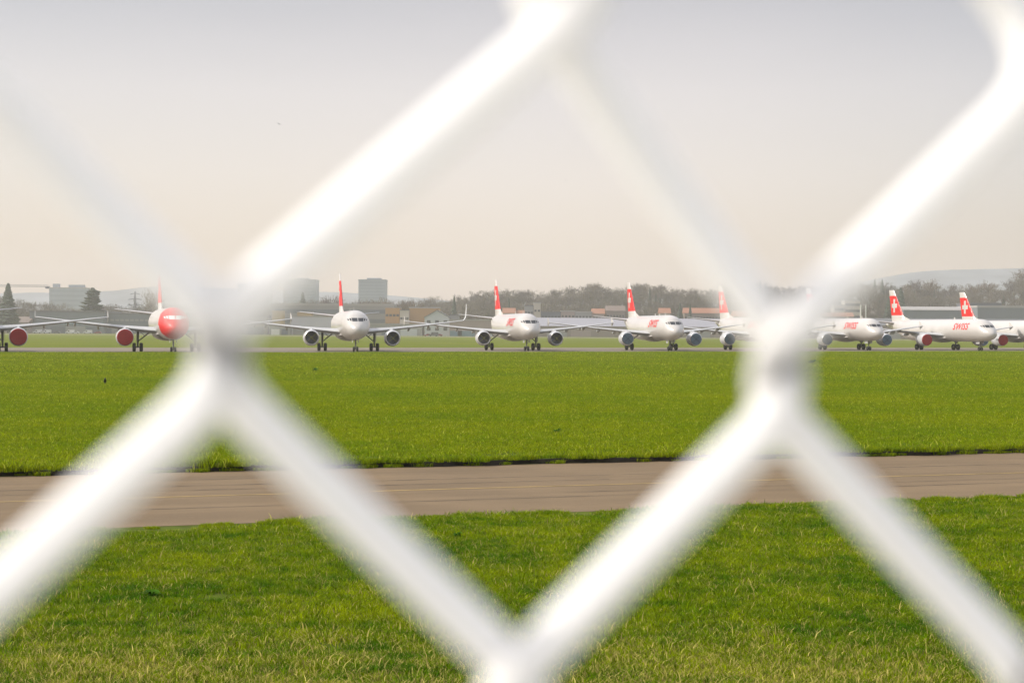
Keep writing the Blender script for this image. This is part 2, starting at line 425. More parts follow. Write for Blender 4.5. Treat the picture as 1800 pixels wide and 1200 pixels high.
def m_geardoor(A, side):
    mb = MB(); x = side*3.795
    mb.box(x+side*.20-.02, x+side*.20+.02, -.42, .42, 1.35, 2.95)
    return mb.mesh('gear_door', M['white2'])
def m_wheel(r, wd):
    mb = MB(); h = wd/2
    mb.lathe([(-h*.6, r*.55), (-h*.9, r*.75), (-h, r*.88), (-h*.75, r*.97), (-h*.3, r), (h*.3, r), (h*.75, r*.97), (h, r*.88), (h*.9, r*.75), (h*.6, r*.55)], 'x', 28, (0, 0, 0), 0)
    return mb.mesh('wheel', M['rubber'], True, 40)
def m_rim(r, wd):
    mb = MB(); h = wd/2
    mb.lathe([(-h*.62, r*.56), (-h*.5, r*.5), (-h*.35, r*.2), (-h*.45, .01)], 'x', 20, (0, 0, 0), 0, False, True)
    mb.lathe([(h*.62, r*.56), (h*.5, r*.5), (h*.35, r*.2), (h*.45, .01)], 'x', 20, (0, 0, 0), 0, False, True)
    return mb.mesh('rim', M['metal'], True, 40)
def m_nosegear(A):
    mb = MB(); y = A.main-A.nose
    mb.tube([(0, y-.15, 2.1), (0, y, .42)], [.11, .08], 10)
    mb.tube([(-.33, y, .385), (.33, y, .385)], .06, 8)
    mb.tube([(0, y, 1.0), (0, y+.75, 1.85)], .045, 6)
    mb.box(-.12, .12, y+.08, y+.2, 1.15, 1.35)
    return mb.mesh('nose_gear', M['gear'], True, 40)
def m_nosedoor(A, side):
    mb = MB(); y = A.main-A.nose
    mb.box(side*.42-.015, side*.42+.015, y-.9, y+.5, 1.30, 1.78)
    return mb.mesh('gear_door', M['white2'])
def m_blade(h, c):
    mb = MB(); mb.add([(-.03, -c/2, 0), (.03, -c/2, 0), (.03, c/2, 0), (-.03, c/2, 0), (-.012, -c/2-.08, h), (.012, -c/2-.08, h), (.012, c*.1, h), (-.012, c*.1, h)],
                      [(0, 3, 2, 1), (4, 5, 6, 7), (0, 1, 5, 4), (1, 2, 6, 5), (2, 3, 7, 6), (3, 0, 4, 7)])
    return mb.mesh('antenna', M['white'])

FR = {}
def airliner(label, x, D, a_deg, kind='short', covers=('redcover', 'redcover'), rednose=False, up=False, text=True, dz=0):
    A = FR.setdefault(kind, None) or Airframe(kind); FR[kind] = A; K = (kind,)
    root = empty('airliner', (x, D, .012), math.pi + R(a_deg))
    tag(root, label, 'airplane', 'airliners parked in a row on the runway')
    fus = link('fuselage', cached(K+('fus', rednose), lambda: m_fuselage(A, rednose)), root)
    gm = M['glassglint'] if rednose else M['glass']
    for side in (1, -1):
        for i, (a0, a1, z0, z1) in enumerate(((2.0, 32, 4.22, 4.70), (35, 43, 4.30, 4.66), (48, 54, 4.34, 4.58))):
            link('cockpit_window', cached(K+('win', side, i, rednose), lambda: window_patch(A, side*R(a0), side*R(a1), z0, z1).mesh('cockpit_window', gm, True)), fus)
        if text:
            o = link('lettering', cached(K+('txt', side), lambda: letters_mesh(A, side)), fus); o['label'] = 'slanted red lettering SWISS'
        for i, s0 in enumerate((5.6, A.L-8.4)):      # cabin doors, a fine proud outline
            def door(s0=s0, side=side):
                mb = MB(); wd, t, b = A.at(s0)
                for (u0, u1, z0, z1) in ((s0, s0+.03, 3.15, 5.0), (s0+.82, s0+.85, 3.15, 5.0), (s0, s0+.85, 5.0, 5.03), (s0, s0+.85, 3.12, 3.15)):
                    vs = []
                    for z in np.linspace(z0, z1, 6):
                        for u in (u0, u1):
                            w_, t_, b_ = A.at(u); q = math.acos(max(-1, min(1, (z-(t_+b_)/2)/((t_-b_)/2))))
                            vs.append((side*(w_*math.sin(q)+.008), A.main-u, z))
                    mb.add(vs, [(2*k, 2*k+1, 2*k+3, 2*k+2) for k in range(5)])
                return mb.mesh('door_outline', M['grey'])
            link('door_outline', cached(K+('door', side, i), door), fus)
    for i, (s0, h, c) in enumerate(((8.2, .42, .35), (15.0, .35, .4))):
        link('antenna', cached(('ant', i), lambda: m_blade(h, c)), fus, (0, A.main-s0, 5.79))
    fin = link('vertical_fin', cached(K+('fin',), lambda: m_fin(A)), root)
    for side in (1, -1):
        link('cross_emblem', cached(K+('cross', side), lambda: m_cross(A, side)), fin)
        link('tailplane', cached(K+('tp', side), lambda: m_tailplane(A, side)), root)
        wg = link('wing', cached(K+('wing', side, up), lambda: m_wing(A, side, up)), root)
        for xx in (6.3, 8.9, 11.9):
            link('flap_fairing', cached(K+('ff', side, xx), lambda: m_fairing(A, side, xx)), wg)
        if not up: link('wingtip_fence', cached(K+('tip', side), lambda: m_tipfence(A, side)), wg)
        en = link('engine', cached(K+('nac', side), lambda: m_nacelle(A, side)), root)
        link('pylon', cached(K+('pyl', side), lambda: m_pylon(A, side)), en)
        cv = covers[0 if side > 0 else 1]
        if cv == 'open':
            link('fan', cached(K+('fan', side), lambda: m_fan(A, side)), en)
            link('strap', cached(K+('st', side, 'o'), lambda: m_strap(A, side, 'strap')), en)
        else:
            link('inlet_cover', cached(K+('cov', side, cv), lambda: m_cover(A, side, cv)), en)
            if cv == 'bluecover': link('strap', cached(K+('st', side, 'd'), lambda: m_strap(A, side, 'strapdark')), en)
        g = link('main_gear', cached(K+('mg', side), lambda: m_maingear(A, side)), root)
        link('side_brace', cached(K+('br', side), lambda: m_brace(A, side)), g)
        link('gear_door', cached(K+('gd', side), lambda: m_geardoor(A, side)), g)
        for dx in (-.46, .46):
            wl = link('wheel', cached(('whl',), lambda: m_wheel(.585, .42)), g, (side*3.795+dx, 0, .585))
            # rims are sub-sub level otherwise: kept on the gear
    ng = link('nose_gear', cached(K+('ng',), lambda: m_nosegear(A)), root)
    for side in (1, -1):
        link('wheel', cached(('nwhl',), lambda: m_wheel(.385, .24)), ng, (side*.25, A.main-A.nose, .385))
        link('gear_door', cached(K+('ngd', side), lambda: m_nosedoor(A, side)), ng)
    return root

def place(mx, D): return PX(mx, D), D
RUN_Z = .012
specs = [
    ('airliner cut off by the left picture edge, one red-covered engine and wing in view', -50, 231, 15, 'short', ('redcover', 'redcover'), False, False, True),
    ('airliner with a bright red nose section, red engine covers and a plain white body', 293, 243, 14.5, 'short', ('redcover', 'redcover'), True, False, False),
    ('airliner facing almost straight at the camera with tall upturned wingtips and open grey engines', 612.3, 265, 9.7, 'short', ('open', 'open'), False, True, False),
    ('airliner with open grey engines and flat wingtips, right of the one with upturned wingtips', 901, 291, 9.8, 'short', ('open', 'open'), False, False, True),
    ('airliner with blue-grey engine covers and small red lettering, standing left of the right-hand wire knot', 1145, 306, 9.3, 'short', ('bluecover', 'bluecover'), False, False, True),
    ('airliner half hidden behind the right-hand wire knot, with its red tail left of the knot', 1316, 322, 10.4, 'short', ('bluecover', 'bluecover'), False, False, True),
    ('airliner with blue-grey engines and red lettering just right of the right-hand wire knot', 1480, 337, 11.6, 'short', ('bluecover', 'bluecover'), False, False, True),
    ('long airliner with one red engine cover and large red lettering near its nose', 1648, 346, 13.4, 'long', ('redcover', 'bluecover'), False, False, True),
    ('airliner cut off by the right picture edge, its tail behind the long airliner', 1777, 360, 14.0, 'long', ('redcover', 'redcover'), False, False, True),
]
for (lb, mx, D, a, kind, cov, rn, up, tx) in specs:
    X, Y = place(mx, D); airliner(lb, X, Y, a, kind, cov, rn, up, tx)

# ================================================================== GROUND
def grass_ground_mat(name, far=False):
    m = bpy.data.materials.new(name); m.use_nodes = True; nt = m.node_tree; b = nt.nodes['Principled BSDF']
    b.inputs['Roughness'].default_value = .9; b.inputs['Specular IOR Level'].default_value = .1
    g = N(nt, 'ShaderNodeNewGeometry')
    n1 = N(nt, 'ShaderNodeTexNoise'); n1.inputs['Scale'].default_value = .05; n1.inputs['Detail'].default_value = 8
    n2 = N(nt, 'ShaderNodeTexNoise'); n2.inputs['Scale'].default_value = 2.5; n2.inputs['Detail'].default_value = 8
    for n in (n1, n2): nt.links.new(g.outputs['Position'], n.inputs['Vector'])
    r1 = N(nt, 'ShaderNodeValToRGB'); e = r1.color_ramp.elements
    if far:
        e[0].position = .35; e[0].color = (.10, .135, .002, 1); e[1].position = .65; e[1].color = (.135, .155, .006, 1)
    else:
        e[0].position = .35; e[0].color = (.055, .085, .004, 1); e[1].position = .65; e[1].color = (.09, .115, .007, 1)
    nt.links.new(n1.outputs[0], r1.inputs[0])
    mr = N(nt, 'ShaderNodeMapRange'); mr.inputs[1].default_value = .3; mr.inputs[2].default_value = .7; mr.inputs[3].default_value = .7; mr.inputs[4].default_value = 1.3
    nt.links.new(n2.outputs[0], mr.inputs[0])
    vm = N(nt, 'ShaderNodeVectorMath', operation='SCALE'); nt.links.new(r1.outputs[0], vm.inputs[0]); nt.links.new(mr.outputs[0], vm.inputs['Scale'])
    nt.links.new(vm.outputs[0], b.inputs['Base Color'])
    bp = N(nt, 'ShaderNodeBump'); bp.inputs['Strength'].default_value = .5; bp.inputs['Distance'].default_value = .08
    nt.links.new(n2.outputs[0], bp.inputs['Height']); nt.links.new(bp.outputs[0], b.inputs['Normal'])
    return m
M['gfar'] = grass_ground_mat('far_grass', True); M['gnear'] = grass_ground_mat('near_grass')

def mound(x, y):
    t = min(max((y-1.5)/(8.3-1.5), 0), 1); return 1.42*(1 - t*t*(3-2*t))
# one big sheet; near the camera it rises into the bank the fence stands on
ys = [-600, -120, -30, -8, -2] + list(np.arange(-1, 9.1, .5)) + [10, 12, 15, 20, 28, 40, 80, 200, 330, 700, 1500, 2200, 2900]
xs = [-3000, -1500, -400, -100, -40, -20, -10, -5, 0, 5, 10, 20, 40, 100, 400, 1500, 3000]
mb = MB(); vs = []
for y in ys:
    for x in xs:
        z = mound(x, y)
        vs.append((x, y, z))
nx = len(xs)
mb.add(vs, [(j*nx+i, j*nx+i+1, (j+1)*nx+i+1, (j+1)*nx+i) for j in range(len(ys)-1) for i in range(nx-1)])
for k, f in enumerate(mb.f):
    if min(mb.v[i][1] for i in f) >= 200: mb.m[k] = 1
tag(link('ground', mb.mesh('ground', [M['gnear'], M['gfar']], True)), kind='structure')

SL = .41
def asphalt_mat(name, base, streak=.12, dirx=SL, cracks=True):
    m = bpy.data.materials.new(name); m.use_nodes = True; nt = m.node_tree; b = nt.nodes['Principled BSDF']
    b.inputs['Roughness'].default_value = .85; b.inputs['Specular IOR Level'].default_value = .25
    g = N(nt, 'ShaderNodeNewGeometry'); mp = N(nt, 'ShaderNodeMapping', vector_type='TEXTURE')
    mp.inputs['Rotation'].default_value = (0, 0, math.atan(dirx)); nt.links.new(g.outputs['Position'], mp.inputs[0])
    ms = N(nt, 'ShaderNodeMapping'); ms.inputs['Scale'].default_value = (.07, 2.2, 1); nt.links.new(mp.outputs[0], ms.inputs[0])
    n1 = N(nt, 'ShaderNodeTexNoise'); n1.inputs['Scale'].default_value = 1; n1.inputs['Detail'].default_value = 6; nt.links.new(ms.outputs[0], n1.inputs['Vector'])
    n2 = N(nt, 'ShaderNodeTexNoise'); n2.inputs['Scale'].default_value = 60; n2.inputs['Detail'].default_value = 4; nt.links.new(g.outputs['Position'], n2.inputs['Vector'])
    n3 = N(nt, 'ShaderNodeTexNoise'); n3.inputs['Scale'].default_value = .5; n3.inputs['Detail'].default_value = 6; nt.links.new(g.outputs['Position'], n3.inputs['Vector'])
    s1 = N(nt, 'ShaderNodeMapRange'); s1.inputs[1].default_value = .3; s1.inputs[2].default_value = .7; s1.inputs[3].default_value = 1-streak; s1.inputs[4].default_value = 1+streak; nt.links.new(n1.outputs[0], s1.inputs[0])
    s2 = N(nt, 'ShaderNodeMapRange'); s2.inputs[1].default_value = .3; s2.inputs[2].default_value = .7; s2.inputs[3].default_value = .82; s2.inputs[4].default_value = 1.18; nt.links.new(n2.outputs[0], s2.inputs[0])
    s3 = N(nt, 'ShaderNodeMapRange'); s3.inputs[1].default_value = .3; s3.inputs[2].default_value = .7; s3.inputs[3].default_value = .88; s3.inputs[4].default_value = 1.10; nt.links.new(n3.outputs[0], s3.inputs[0])
    m1 = N(nt, 'ShaderNodeMath', operation='MULTIPLY'); nt.links.new(s1.outputs[0], m1.inputs[0]); nt.links.new(s2.outputs[0], m1.inputs[1])
    m2 = N(nt, 'ShaderNodeMath', operation='MULTIPLY'); nt.links.new(m1.outputs[0], m2.inputs[0]); nt.links.new(s3.outputs[0], m2.inputs[1])
    vm = N(nt, 'ShaderNodeVectorMath', operation='SCALE'); vm.inputs[0].default_value = base; nt.links.new(m2.outputs[0], vm.inputs['Scale'])
    nt.links.new(vm.outputs[0], b.inputs['Base Color'])
    bp = N(nt, 'ShaderNodeBump'); bp.inputs['Strength'].default_value = .4; bp.inputs['Distance'].default_value = .01
    nt.links.new(n2.outputs[0], bp.inputs['Height']); nt.links.new(bp.outputs[0], b.inputs['Normal'])
    return m
M['asph'] = asphalt_mat('service_road_asphalt', (.178, .126, .070), .09)
M['runway'] = asphalt_mat('runway_concrete', (.20, .17, .13), .08, .72)
M['yellow'] = mat('worn_yellow_paint', (.34, .235, .07), .8, var=.35, vscale=1.5)
M['tar'] = mat('tar_seam', (.085, .068, .05), .8, var=.3, vscale=2)
M['soil'] = mat('turf_soil', (.022, .018, .010), .95, var=.4, vscale=8)
M['palewhite'] = mat('worn_white_paint', (.5, .48, .44), .8, var=.2)

def strip(name, y0, y1, sl, x0, x1, z, material, n=80, jit=0.0, seed=1):
    r = random.Random(seed); mb = MB(); vs = []
    for k in range(n+1):
        x = x0+(x1-x0)*k/n; j = r.uniform(-jit, jit); vs += [(x, y0+sl*x+j, z), (x, y1+sl*x+j, z)]
    mb.add(vs, [(2*k, 2*k+2, 2*k+3, 2*k+1) for k in range(n)]); me = mb.mesh(name, material)
    return me
M['bounce'] = mat('bounce_concrete', (.52, .50, .46), .85, var=.12, vscale=1.5, bump=.3, bscale=30)
mb = MB(); mb.box(-14, 14, -3.6, 1.2, 1.30, 1.446)  # unseen pale slab under the camera, added to bounce light onto the wires
tag(link('bounce_slab', mb.mesh('bounce_slab', M['bounce'])), kind='structure')
YN0, YN1 = 29.9, 41.0
tag(link('service_road', strip('service_road', YN0, YN1, SL, -46, 70, .004, M['asph'])), kind='structure')
tag(link('road_marking', strip('road_marking', 34.97, 35.07, SL, -46, 70, .008, M['yellow'])), kind='structure')
mb = MB()
def seam(y, x0, x1, wd, seed):
    r = random.Random(seed); n = int((x1-x0)/.25); vs = []; off = 0
    for k in range(n+1):
        x = x0+(x1-x0)*k/n; off = off*.93 + r.uniform(-.02, .02); ww = wd*r.uniform(.4, 1.3)
        vs += [(x, y+SL*x+off-ww/2, .0085), (x, y+SL*x+off+ww/2, .0085)]
    mb.add(vs, [(2*k, 2*k+2, 2*k+3, 2*k+1) for k in range(n)])
seam(37.4, -46, 70, .05, 1); seam(32.7, -46, 70, .035, 2); seam(36.3, -14, 2, .04, 3); seam(33.6, 1, 30, .03, 4); seam(38.9, -46, -5, .035, 5)
tag(link('road_seams', mb.mesh('road_seams', M['tar'])), kind='structure')
# far meadow: a turf sheet standing a hand's breadth above the road, its edge cut by the road
def RW0(x): return 256 + .72*x + max(0, (-30-x))*.30
mb = MB(); n = 400; top = []; r = random.Random(5); TZ = .115
for k in range(n+1):
    x = -60+130*k/n; j = r.uniform(-.12, .12) + .12*math.sin(x*1.7) + .07*math.sin(x*4.1)
    ye = YN1+SL*x+j
    top.append([(x, ye-.03, .004), (x, ye, TZ), (x*1.8, max(ye+8, 90), TZ), (x*2.6, max(RW0(x*2.6), 100), TZ)])
vs = [p for t in top for p in t]
fs, mi = [], []
for k in range(n):
    a, b = k*4, (k+1)*4
    for q in range(3): fs.append((a+q, b+q, b+q+1, a+q+1)); mi.append(1 if q == 0 else 0)
for f, m_ in zip(fs, mi): mb.f.append(f); mb.m.append(m_)
mb.v = vs
tag(link('meadow', mb.mesh('meadow', [M['gnear'], M['soil']])), kind='structure')
# runway the airliners stand on
mb = MB(); vs = []
xs_ = np.linspace(-200, 260, 93)
for x in xs_: vs += [(x, RW0(x)-.4, .080), (x, 336+.72*x, .010)]
mb.v = []; mb.f = []; mb.m = []
vs = []
for x in xs_: vs += [(x, RW0(x), .0125), (x, 336+.72*x, .0125)]
mb.add(vs, [(2*k, 2*k+2, 2*k+3, 2*k+1) for k in range(len(xs_)-1)])
tag(link('runway', mb.mesh('runway', M['runway'])), kind='structure')
tag(link('runway_edge_line', strip('runway_edge_line', 262, 262.5, .72, -150, 200, .0165, M['palewhite'])), kind='structure')
tag(link('far_taxiway', strip('far_taxiway', 905, 985, 0.02, -500, 600, .02, M['runway'])), kind='structure')
tag(link('far_path', strip('far_path', 560, 578, 0.1, -250, 400, .02, M['gfar'])), kind='structure')

# ------------------------------------------------------------------ grass blades
def blade_mat(name, c1, c2, dry, dryamt, bandy=None, big=.35):
    m = bpy.data.materials.new(name); m.use_nodes = True; nt = m.node_tree; nt.nodes.remove(nt.nodes['Principled BSDF'])
    o = nt.nodes['Material Output']; g = N(nt, 'ShaderNodeNewGeometry')
    at = N(nt, 'ShaderNodeAttribute', attribute_name='rnd')
    n1 = N(nt, 'ShaderNodeTexNoise'); n1.inputs['Scale'].default_value = big; n1.inputs['Detail'].default_value = 9; n1.inputs['Roughness'].default_value = .65
    nt.links.new(g.outputs['Position'], n1.inputs['Vector'])
    n4 = N(nt, 'ShaderNodeTexNoise'); n4.inputs['Scale'].default_value = 2.6; n4.inputs['Detail'].default_value = 4; nt.links.new(g.outputs['Position'], n4.inputs['Vector'])
    av = N(nt, 'ShaderNodeMath', operation='MULTIPLY_ADD'); av.inputs[1].default_value = .45; nt.links.new(n4.outputs[0], av.inputs[0])
    sc_ = N(nt, 'ShaderNodeMath', operation='MULTIPLY'); sc_.inputs[1].default_value = .55; nt.links.new(n1.outputs[0], sc_.inputs[0]); nt.links.new(sc_.outputs[0], av.inputs[2])
    r0 = N(nt, 'ShaderNodeMapRange'); r0.inputs[1].default_value = .39; r0.inputs[2].default_value = .60; nt.links.new(av.outputs[0], r0.inputs[0])
    mx = N(nt, 'ShaderNodeMix', data_type='RGBA'); mx.inputs[6].default_value = (*c1, 1); mx.inputs[7].default_value = (*c2, 1); nt.links.new(r0.outputs[0], mx.inputs[0])
    # a share of the blades is dry straw; more of them in dry patches
    n2 = N(nt, 'ShaderNodeTexNoise'); n2.inputs['Scale'].default_value = .9; n2.inputs['Detail'].default_value = 5; nt.links.new(g.outputs['Position'], n2.inputs['Vector'])
    th = N(nt, 'ShaderNodeMapRange'); th.inputs[1].default_value = .45; th.inputs[2].default_value = .72; th.inputs[3].default_value = dryamt; th.inputs[4].default_value = dryamt*3.2; nt.links.new(n2.outputs[0], th.inputs[0])
    last = th.outputs[0]
    if bandy:
        sp = N(nt, 'ShaderNodeSeparateXYZ'); nt.links.new(g.outputs['Position'], sp.inputs[0])
        bd = N(nt, 'ShaderNodeMapRange'); bd.inputs[1].default_value = bandy[0]; bd.inputs[2].default_value = bandy[1]; bd.inputs[3].default_value = bandy[2]; bd.inputs[4].default_value = 0
        nt.links.new(sp.outputs[1], bd.inputs[0])
        aa = N(nt, 'ShaderNodeMath', operation='MULTIPLY'); nt.links.new(bd.outputs[0], aa.inputs[0]); nt.links.new(r0.outputs[0], aa.inputs[1])
        ab = N(nt, 'ShaderNodeMath', operation='ADD'); nt.links.new(aa.outputs[0], ab.inputs[0]); nt.links.new(last, ab.inputs[1]); 
        ac = N(nt, 'ShaderNodeMath', operation='MULTIPLY_ADD'); ac.inputs[1].default_value = .4; nt.links.new(bd.outputs[0], ac.inputs[0]); nt.links.new(ab.outputs[0], ac.inputs[2]); last = ac.outputs[0]
    lt = N(nt, 'ShaderNodeMath', operation='LESS_THAN'); nt.links.new(at.outputs['Fac'], lt.inputs[0]); nt.links.new(last, lt.inputs[1])
    m2 = N(nt, 'ShaderNodeMix', data_type='RGBA'); m2.inputs[7].default_value = (*dry, 1); nt.links.new(mx.outputs[2], m2.inputs[6]); nt.links.new(lt.outputs[0], m2.inputs[0])
    # brightness of the single blade
    fr = N(nt, 'ShaderNodeMath', operation='MULTIPLY'); fr.inputs[1].default_value = 37.7; nt.links.new(at.outputs['Fac'], fr.inputs[0])
    fc = N(nt, 'ShaderNodeMath', operation='FRACT'); nt.links.new(fr.outputs[0], fc.inputs[0])
    br = N(nt, 'ShaderNodeMapRange'); br.inputs[3].default_value = .35; br.inputs[4].default_value = 1.6; nt.links.new(fc.outputs[0], br.inputs[0])
    vm = N(nt, 'ShaderNodeVectorMath', operation='SCALE'); nt.links.new(m2.outputs[2], vm.inputs[0]); nt.links.new(br.outputs[0], vm.inputs['Scale'])
    pb = N(nt, 'ShaderNodeBsdfPrincipled'); pb.inputs['Roughness'].default_value = .45; pb.inputs['Specular IOR Level'].default_value = .10
    tr = N(nt, 'ShaderNodeBsdfTranslucent'); ms = N(nt, 'ShaderNodeMixShader'); ms.inputs[0].default_value = .42
    nt.links.new(vm.outputs[0], pb.inputs['Base Color']); nt.links.new(vm.outputs[0], tr.inputs['Color'])
    pb.inputs['Specular Tint'].default_value = (.8, .9, .4, 1); nt.links.new(pb.outputs[0], ms.inputs[1]); nt.links.new(tr.outputs[0], ms.inputs[2]); nt.links.new(ms.outputs[0], o.inputs['Surface'])
    return m
M['blade_near'] = blade_mat('near_blades', (.065, .165, .0), (.27, .335, .0), (.52, .44, .13), .04, (14.5, 19.0, .35))
M['blade_mid'] = blade_mat('meadow_blades', (.155, .25, .0), (.275, .325, .0), (.50, .50, .06), .03, None, .07)
M['clover'] = mat('dark_leaf', (.045, .125, .002), .9, spec=.1, var=.3)

def blade_patch(name, rad, count, hmin, hmax, wd, lean, material, seed, longshare=.018):
    g = np.random.default_rng(seed); n = count
    r_ = rad*np.sqrt(g.random(n))*(0.85+.3*g.random(n)); a = g.random(n)*2*np.pi
    # tufts: pull some of the blades together
    tu = g.random((max(4, n//28), 2))*2-1; ti = g.integers(0, len(tu), n)
    px = r_*np.cos(a); py = r_*np.sin(a); k = g.random(n) < .6
    px = np.where(k, tu[ti, 0]*rad*.9 + g.normal(0, rad*.045, n), px); py = np.where(k, tu[ti, 1]*rad*.9 + g.normal(0, rad*.045, n), py)
    ok = px**2+py**2 < (rad*1.15)**2; px, py = px[ok], py[ok]; n = len(px)
    h = hmin+(hmax-hmin)*g.random(n)**1.4; lg = g.random(n) < longshare; h = np.where(lg, h*1.7, h)
    az = g.random(n)*2*np.pi; ln = lean*(.3+g.random(n)); face = g.random(n)*np.pi
    ww = wd*(.6+.8*g.random(n))*np.where(lg, 1.3, 1)
    dx, dy = np.cos(az)*ln*h, np.sin(az)*ln*h; fx, fy = np.cos(face)*ww/2, np.sin(face)*ww/2
    V = np.zeros((n, 5, 3))
    V[:, 0] = np.stack([px-fx, py-fy, np.full(n, -.01)], 1); V[:, 1] = np.stack([px+fx, py+fy, np.full(n, -.01)], 1)
    mxx, myy = px+dx*.35, py+dy*.35
    V[:, 2] = np.stack([mxx+fx*.8, myy+fy*.8, h*.6], 1); V[:, 3] = np.stack([mxx-fx*.8, myy-fy*.8, h*.6], 1)
    V[:, 4] = np.stack([px+dx, py+dy, h*np.where(lg, .95, .9)], 1)
    base = (np.arange(n)*5)[:, None]
    quads = base+np.array([0, 1, 2, 3]); tris = base+np.array([3, 2, 4])
    me = bpy.data.meshes.new(name); me.vertices.add(n*5); me.vertices.foreach_set('co', V.ravel())
    me.loops.add(n*7); me.loops.foreach_set('vertex_index', np.concatenate([quads, tris], 1).ravel())
    me.polygons.add(n*2); st = (np.arange(n)*7)[:, None]+np.array([0, 4]); me.polygons.foreach_set('loop_start', st.ravel())
    me.update(calc_edges=True)
    at = me.attributes.new('rnd', 'FLOAT', 'POINT'); rv = np.where(lg, g.random(n)*.25, g.random(n)); at.data.foreach_set('value', np.repeat(rv, 5))
    me.materials.append(material); me.validate()
    return bpy.data.objects.new(name, me)      # source only, never linked to the scene

def scatter(name, pts, scl, patches, label):
    n = len(pts); me = bpy.data.meshes.new(name); me.from_pydata([tuple(p) for p in pts], [], [])
    g = np.random.default_rng(n)
    a = me.attributes.new('var', 'INT', 'POINT'); a.data.foreach_set('value', g.integers(0, len(patches), n).astype(np.int32))
    a = me.attributes.new('rz', 'FLOAT', 'POINT'); a.data.foreach_set('value', (g.random(n)*6.283).astype(np.float32))
    a = me.attributes.new('sc', 'FLOAT', 'POINT'); a.data.foreach_set('value', np.array(scl, dtype=np.float32))
    o = link(name, me)
    ng = bpy.data.node_groups.new(name, 'GeometryNodeTree')
    ng.interface.new_socket('Geometry', in_out='INPUT', socket_type='NodeSocketGeometry'); ng.interface.new_socket('Geometry', in_out='OUTPUT', socket_type='NodeSocketGeometry')
    gi = ng.nodes.new('NodeGroupInput'); go = ng.nodes.new('NodeGroupOutput'); jn = ng.nodes.new('GeometryNodeJoinGeometry')
    def attr(nm, ty):
        q = ng.nodes.new('GeometryNodeInputNamedAttribute'); q.data_type = ty; q.inputs[0].default_value = nm
        return [s for s in q.outputs if s.enabled and s.name == 'Attribute'][0]
    vv, rz, sc = attr('var', 'INT'), attr('rz', 'FLOAT'), attr('sc', 'FLOAT')
    cx = ng.nodes.new('ShaderNodeCombineXYZ'); ng.links.new(rz, cx.inputs[2])
    er = ng.nodes.new('FunctionNodeEulerToRotation'); ng.links.new(cx.outputs[0], er.inputs[0])
    for k, p in enumerate(patches):
        cmpn = ng.nodes.new('FunctionNodeCompare'); cmpn.data_type = 'INT'; cmpn.operation = 'EQUAL'
        ia = [s for s in cmpn.inputs if s.enabled and s.type == 'INT']; ng.links.new(vv, ia[0]); ia[1].default_value = k
        oi = ng.nodes.new('GeometryNodeObjectInfo'); oi.inputs['Object'].default_value = p; oi.inputs['As Instance'].default_value = True
        ip = ng.nodes.new('GeometryNodeInstanceOnPoints')
        ng.links.new(gi.outputs[0], ip.inputs['Points']); ng.links.new(cmpn.outputs[0], ip.inputs['Selection'])
        ng.links.new(oi.outputs['Geometry'], ip.inputs['Instance']); ng.links.new(er.outputs[0], ip.inputs['Rotation']); ng.links.new(sc, ip.inputs['Scale'])
        ng.links.new(ip.outputs[0], jn.inputs[0])
    ng.links.new(jn.outputs[0], go.inputs[0])
    md = o.modifiers.new('scatter', 'NODES'); md.node_group = ng
    tag(o, label, 'grass', kind='stuff'); return o

pn = [blade_patch('near_patch', .62, 2500, .028, .080, .0072, 1.0, M['blade_near'], 20+k) for k in range(5)]
pts, sc = [], []
y = 12.2
while y < 50:
    hw = .30*y+1.6; x = -hw
    while x < hw:
        yy = y+rng.uniform(-.22, .22); xx = x+rng.uniform(-.22, .22)
        if yy < YN0+SL*xx-.50+rng.uniform(-.12, .10): pts.append((xx, yy, 0.0)); sc.append(rng.uniform(.62, 1.3))
        x += .68
    y += .68
scatter('grass', pts, sc, pn, 'green grass with dry straw blades between the fence and the service road')
# ragged fringe along both road edges
pe = [blade_patch('edge_patch', .30, 900, .05, .13, .0085, .8, M['blade_mid'], 60+k) for k in range(3)]
pts, sc = [], []
x = -20.0
while x < 24:
    pts.append((x, YN1+SL*x+rng.uniform(.03, .50)+.08*math.sin(x*1.7), TZ-.005)); sc.append(rng.uniform(.6, 1.2)*(1.7 if rng.random() < .12 else 1))
    if rng.random() < .55: pts.append((x, YN0+SL*x-.18+rng.uniform(-.2, .06), 0)); sc.append(rng.uniform(.35, .8))
    if rng.random() < .35: pts.append((x, YN1+SL*x+rng.uniform(-.04, .14), .015)); sc.append(rng.uniform(.35, .9))
    x += .2
scatter('grass', pts, sc, pe, 'ragged fringe of taller grass overhanging both edges of the service road')
pm = [blade_patch('meadow_patch', 1.35, 3600, .035, .10, .011, .75, M['blade_mid'], 40+k) for k in range(4)]
pts, sc = [], []
y = 30.0
while y < 116:
    hw = .30*y+2; x = -hw
    while x < hw:
        yy = y+rng.uniform(-.4, .4); xx = x+rng.uniform(-.4, .4)
        if yy > YN1+SL*xx+1.35: pts.append((xx, yy, TZ-.003)); sc.append(rng.uniform(.85, 1.15))
        x += 1.55
    y += 1.5
scatter('grass', pts, sc, pm, 'bright green meadow grass just beyond the service road')
pf = [blade_patch('far_patch', 4.2, 6500, .04, .13, .032, .75, M['blade_mid'], 50+k) for k in range(3)]
pts, sc = [], []
y = 113.0
while y < 345:
    hw = .30*y+6; x = -hw
    while x < hw:
        yy = y+rng.uniform(-1, 1); xx = x+rng.uniform(-1, 1)
        if yy < RW0(xx)-5: pts.append((xx, yy, TZ-.003)); sc.append(rng.uniform(.9, 1.1))
        x += 5.0
    y += 5.0
scatter('grass', pts, sc, pf, 'far part of the green meadow reaching to the runway')
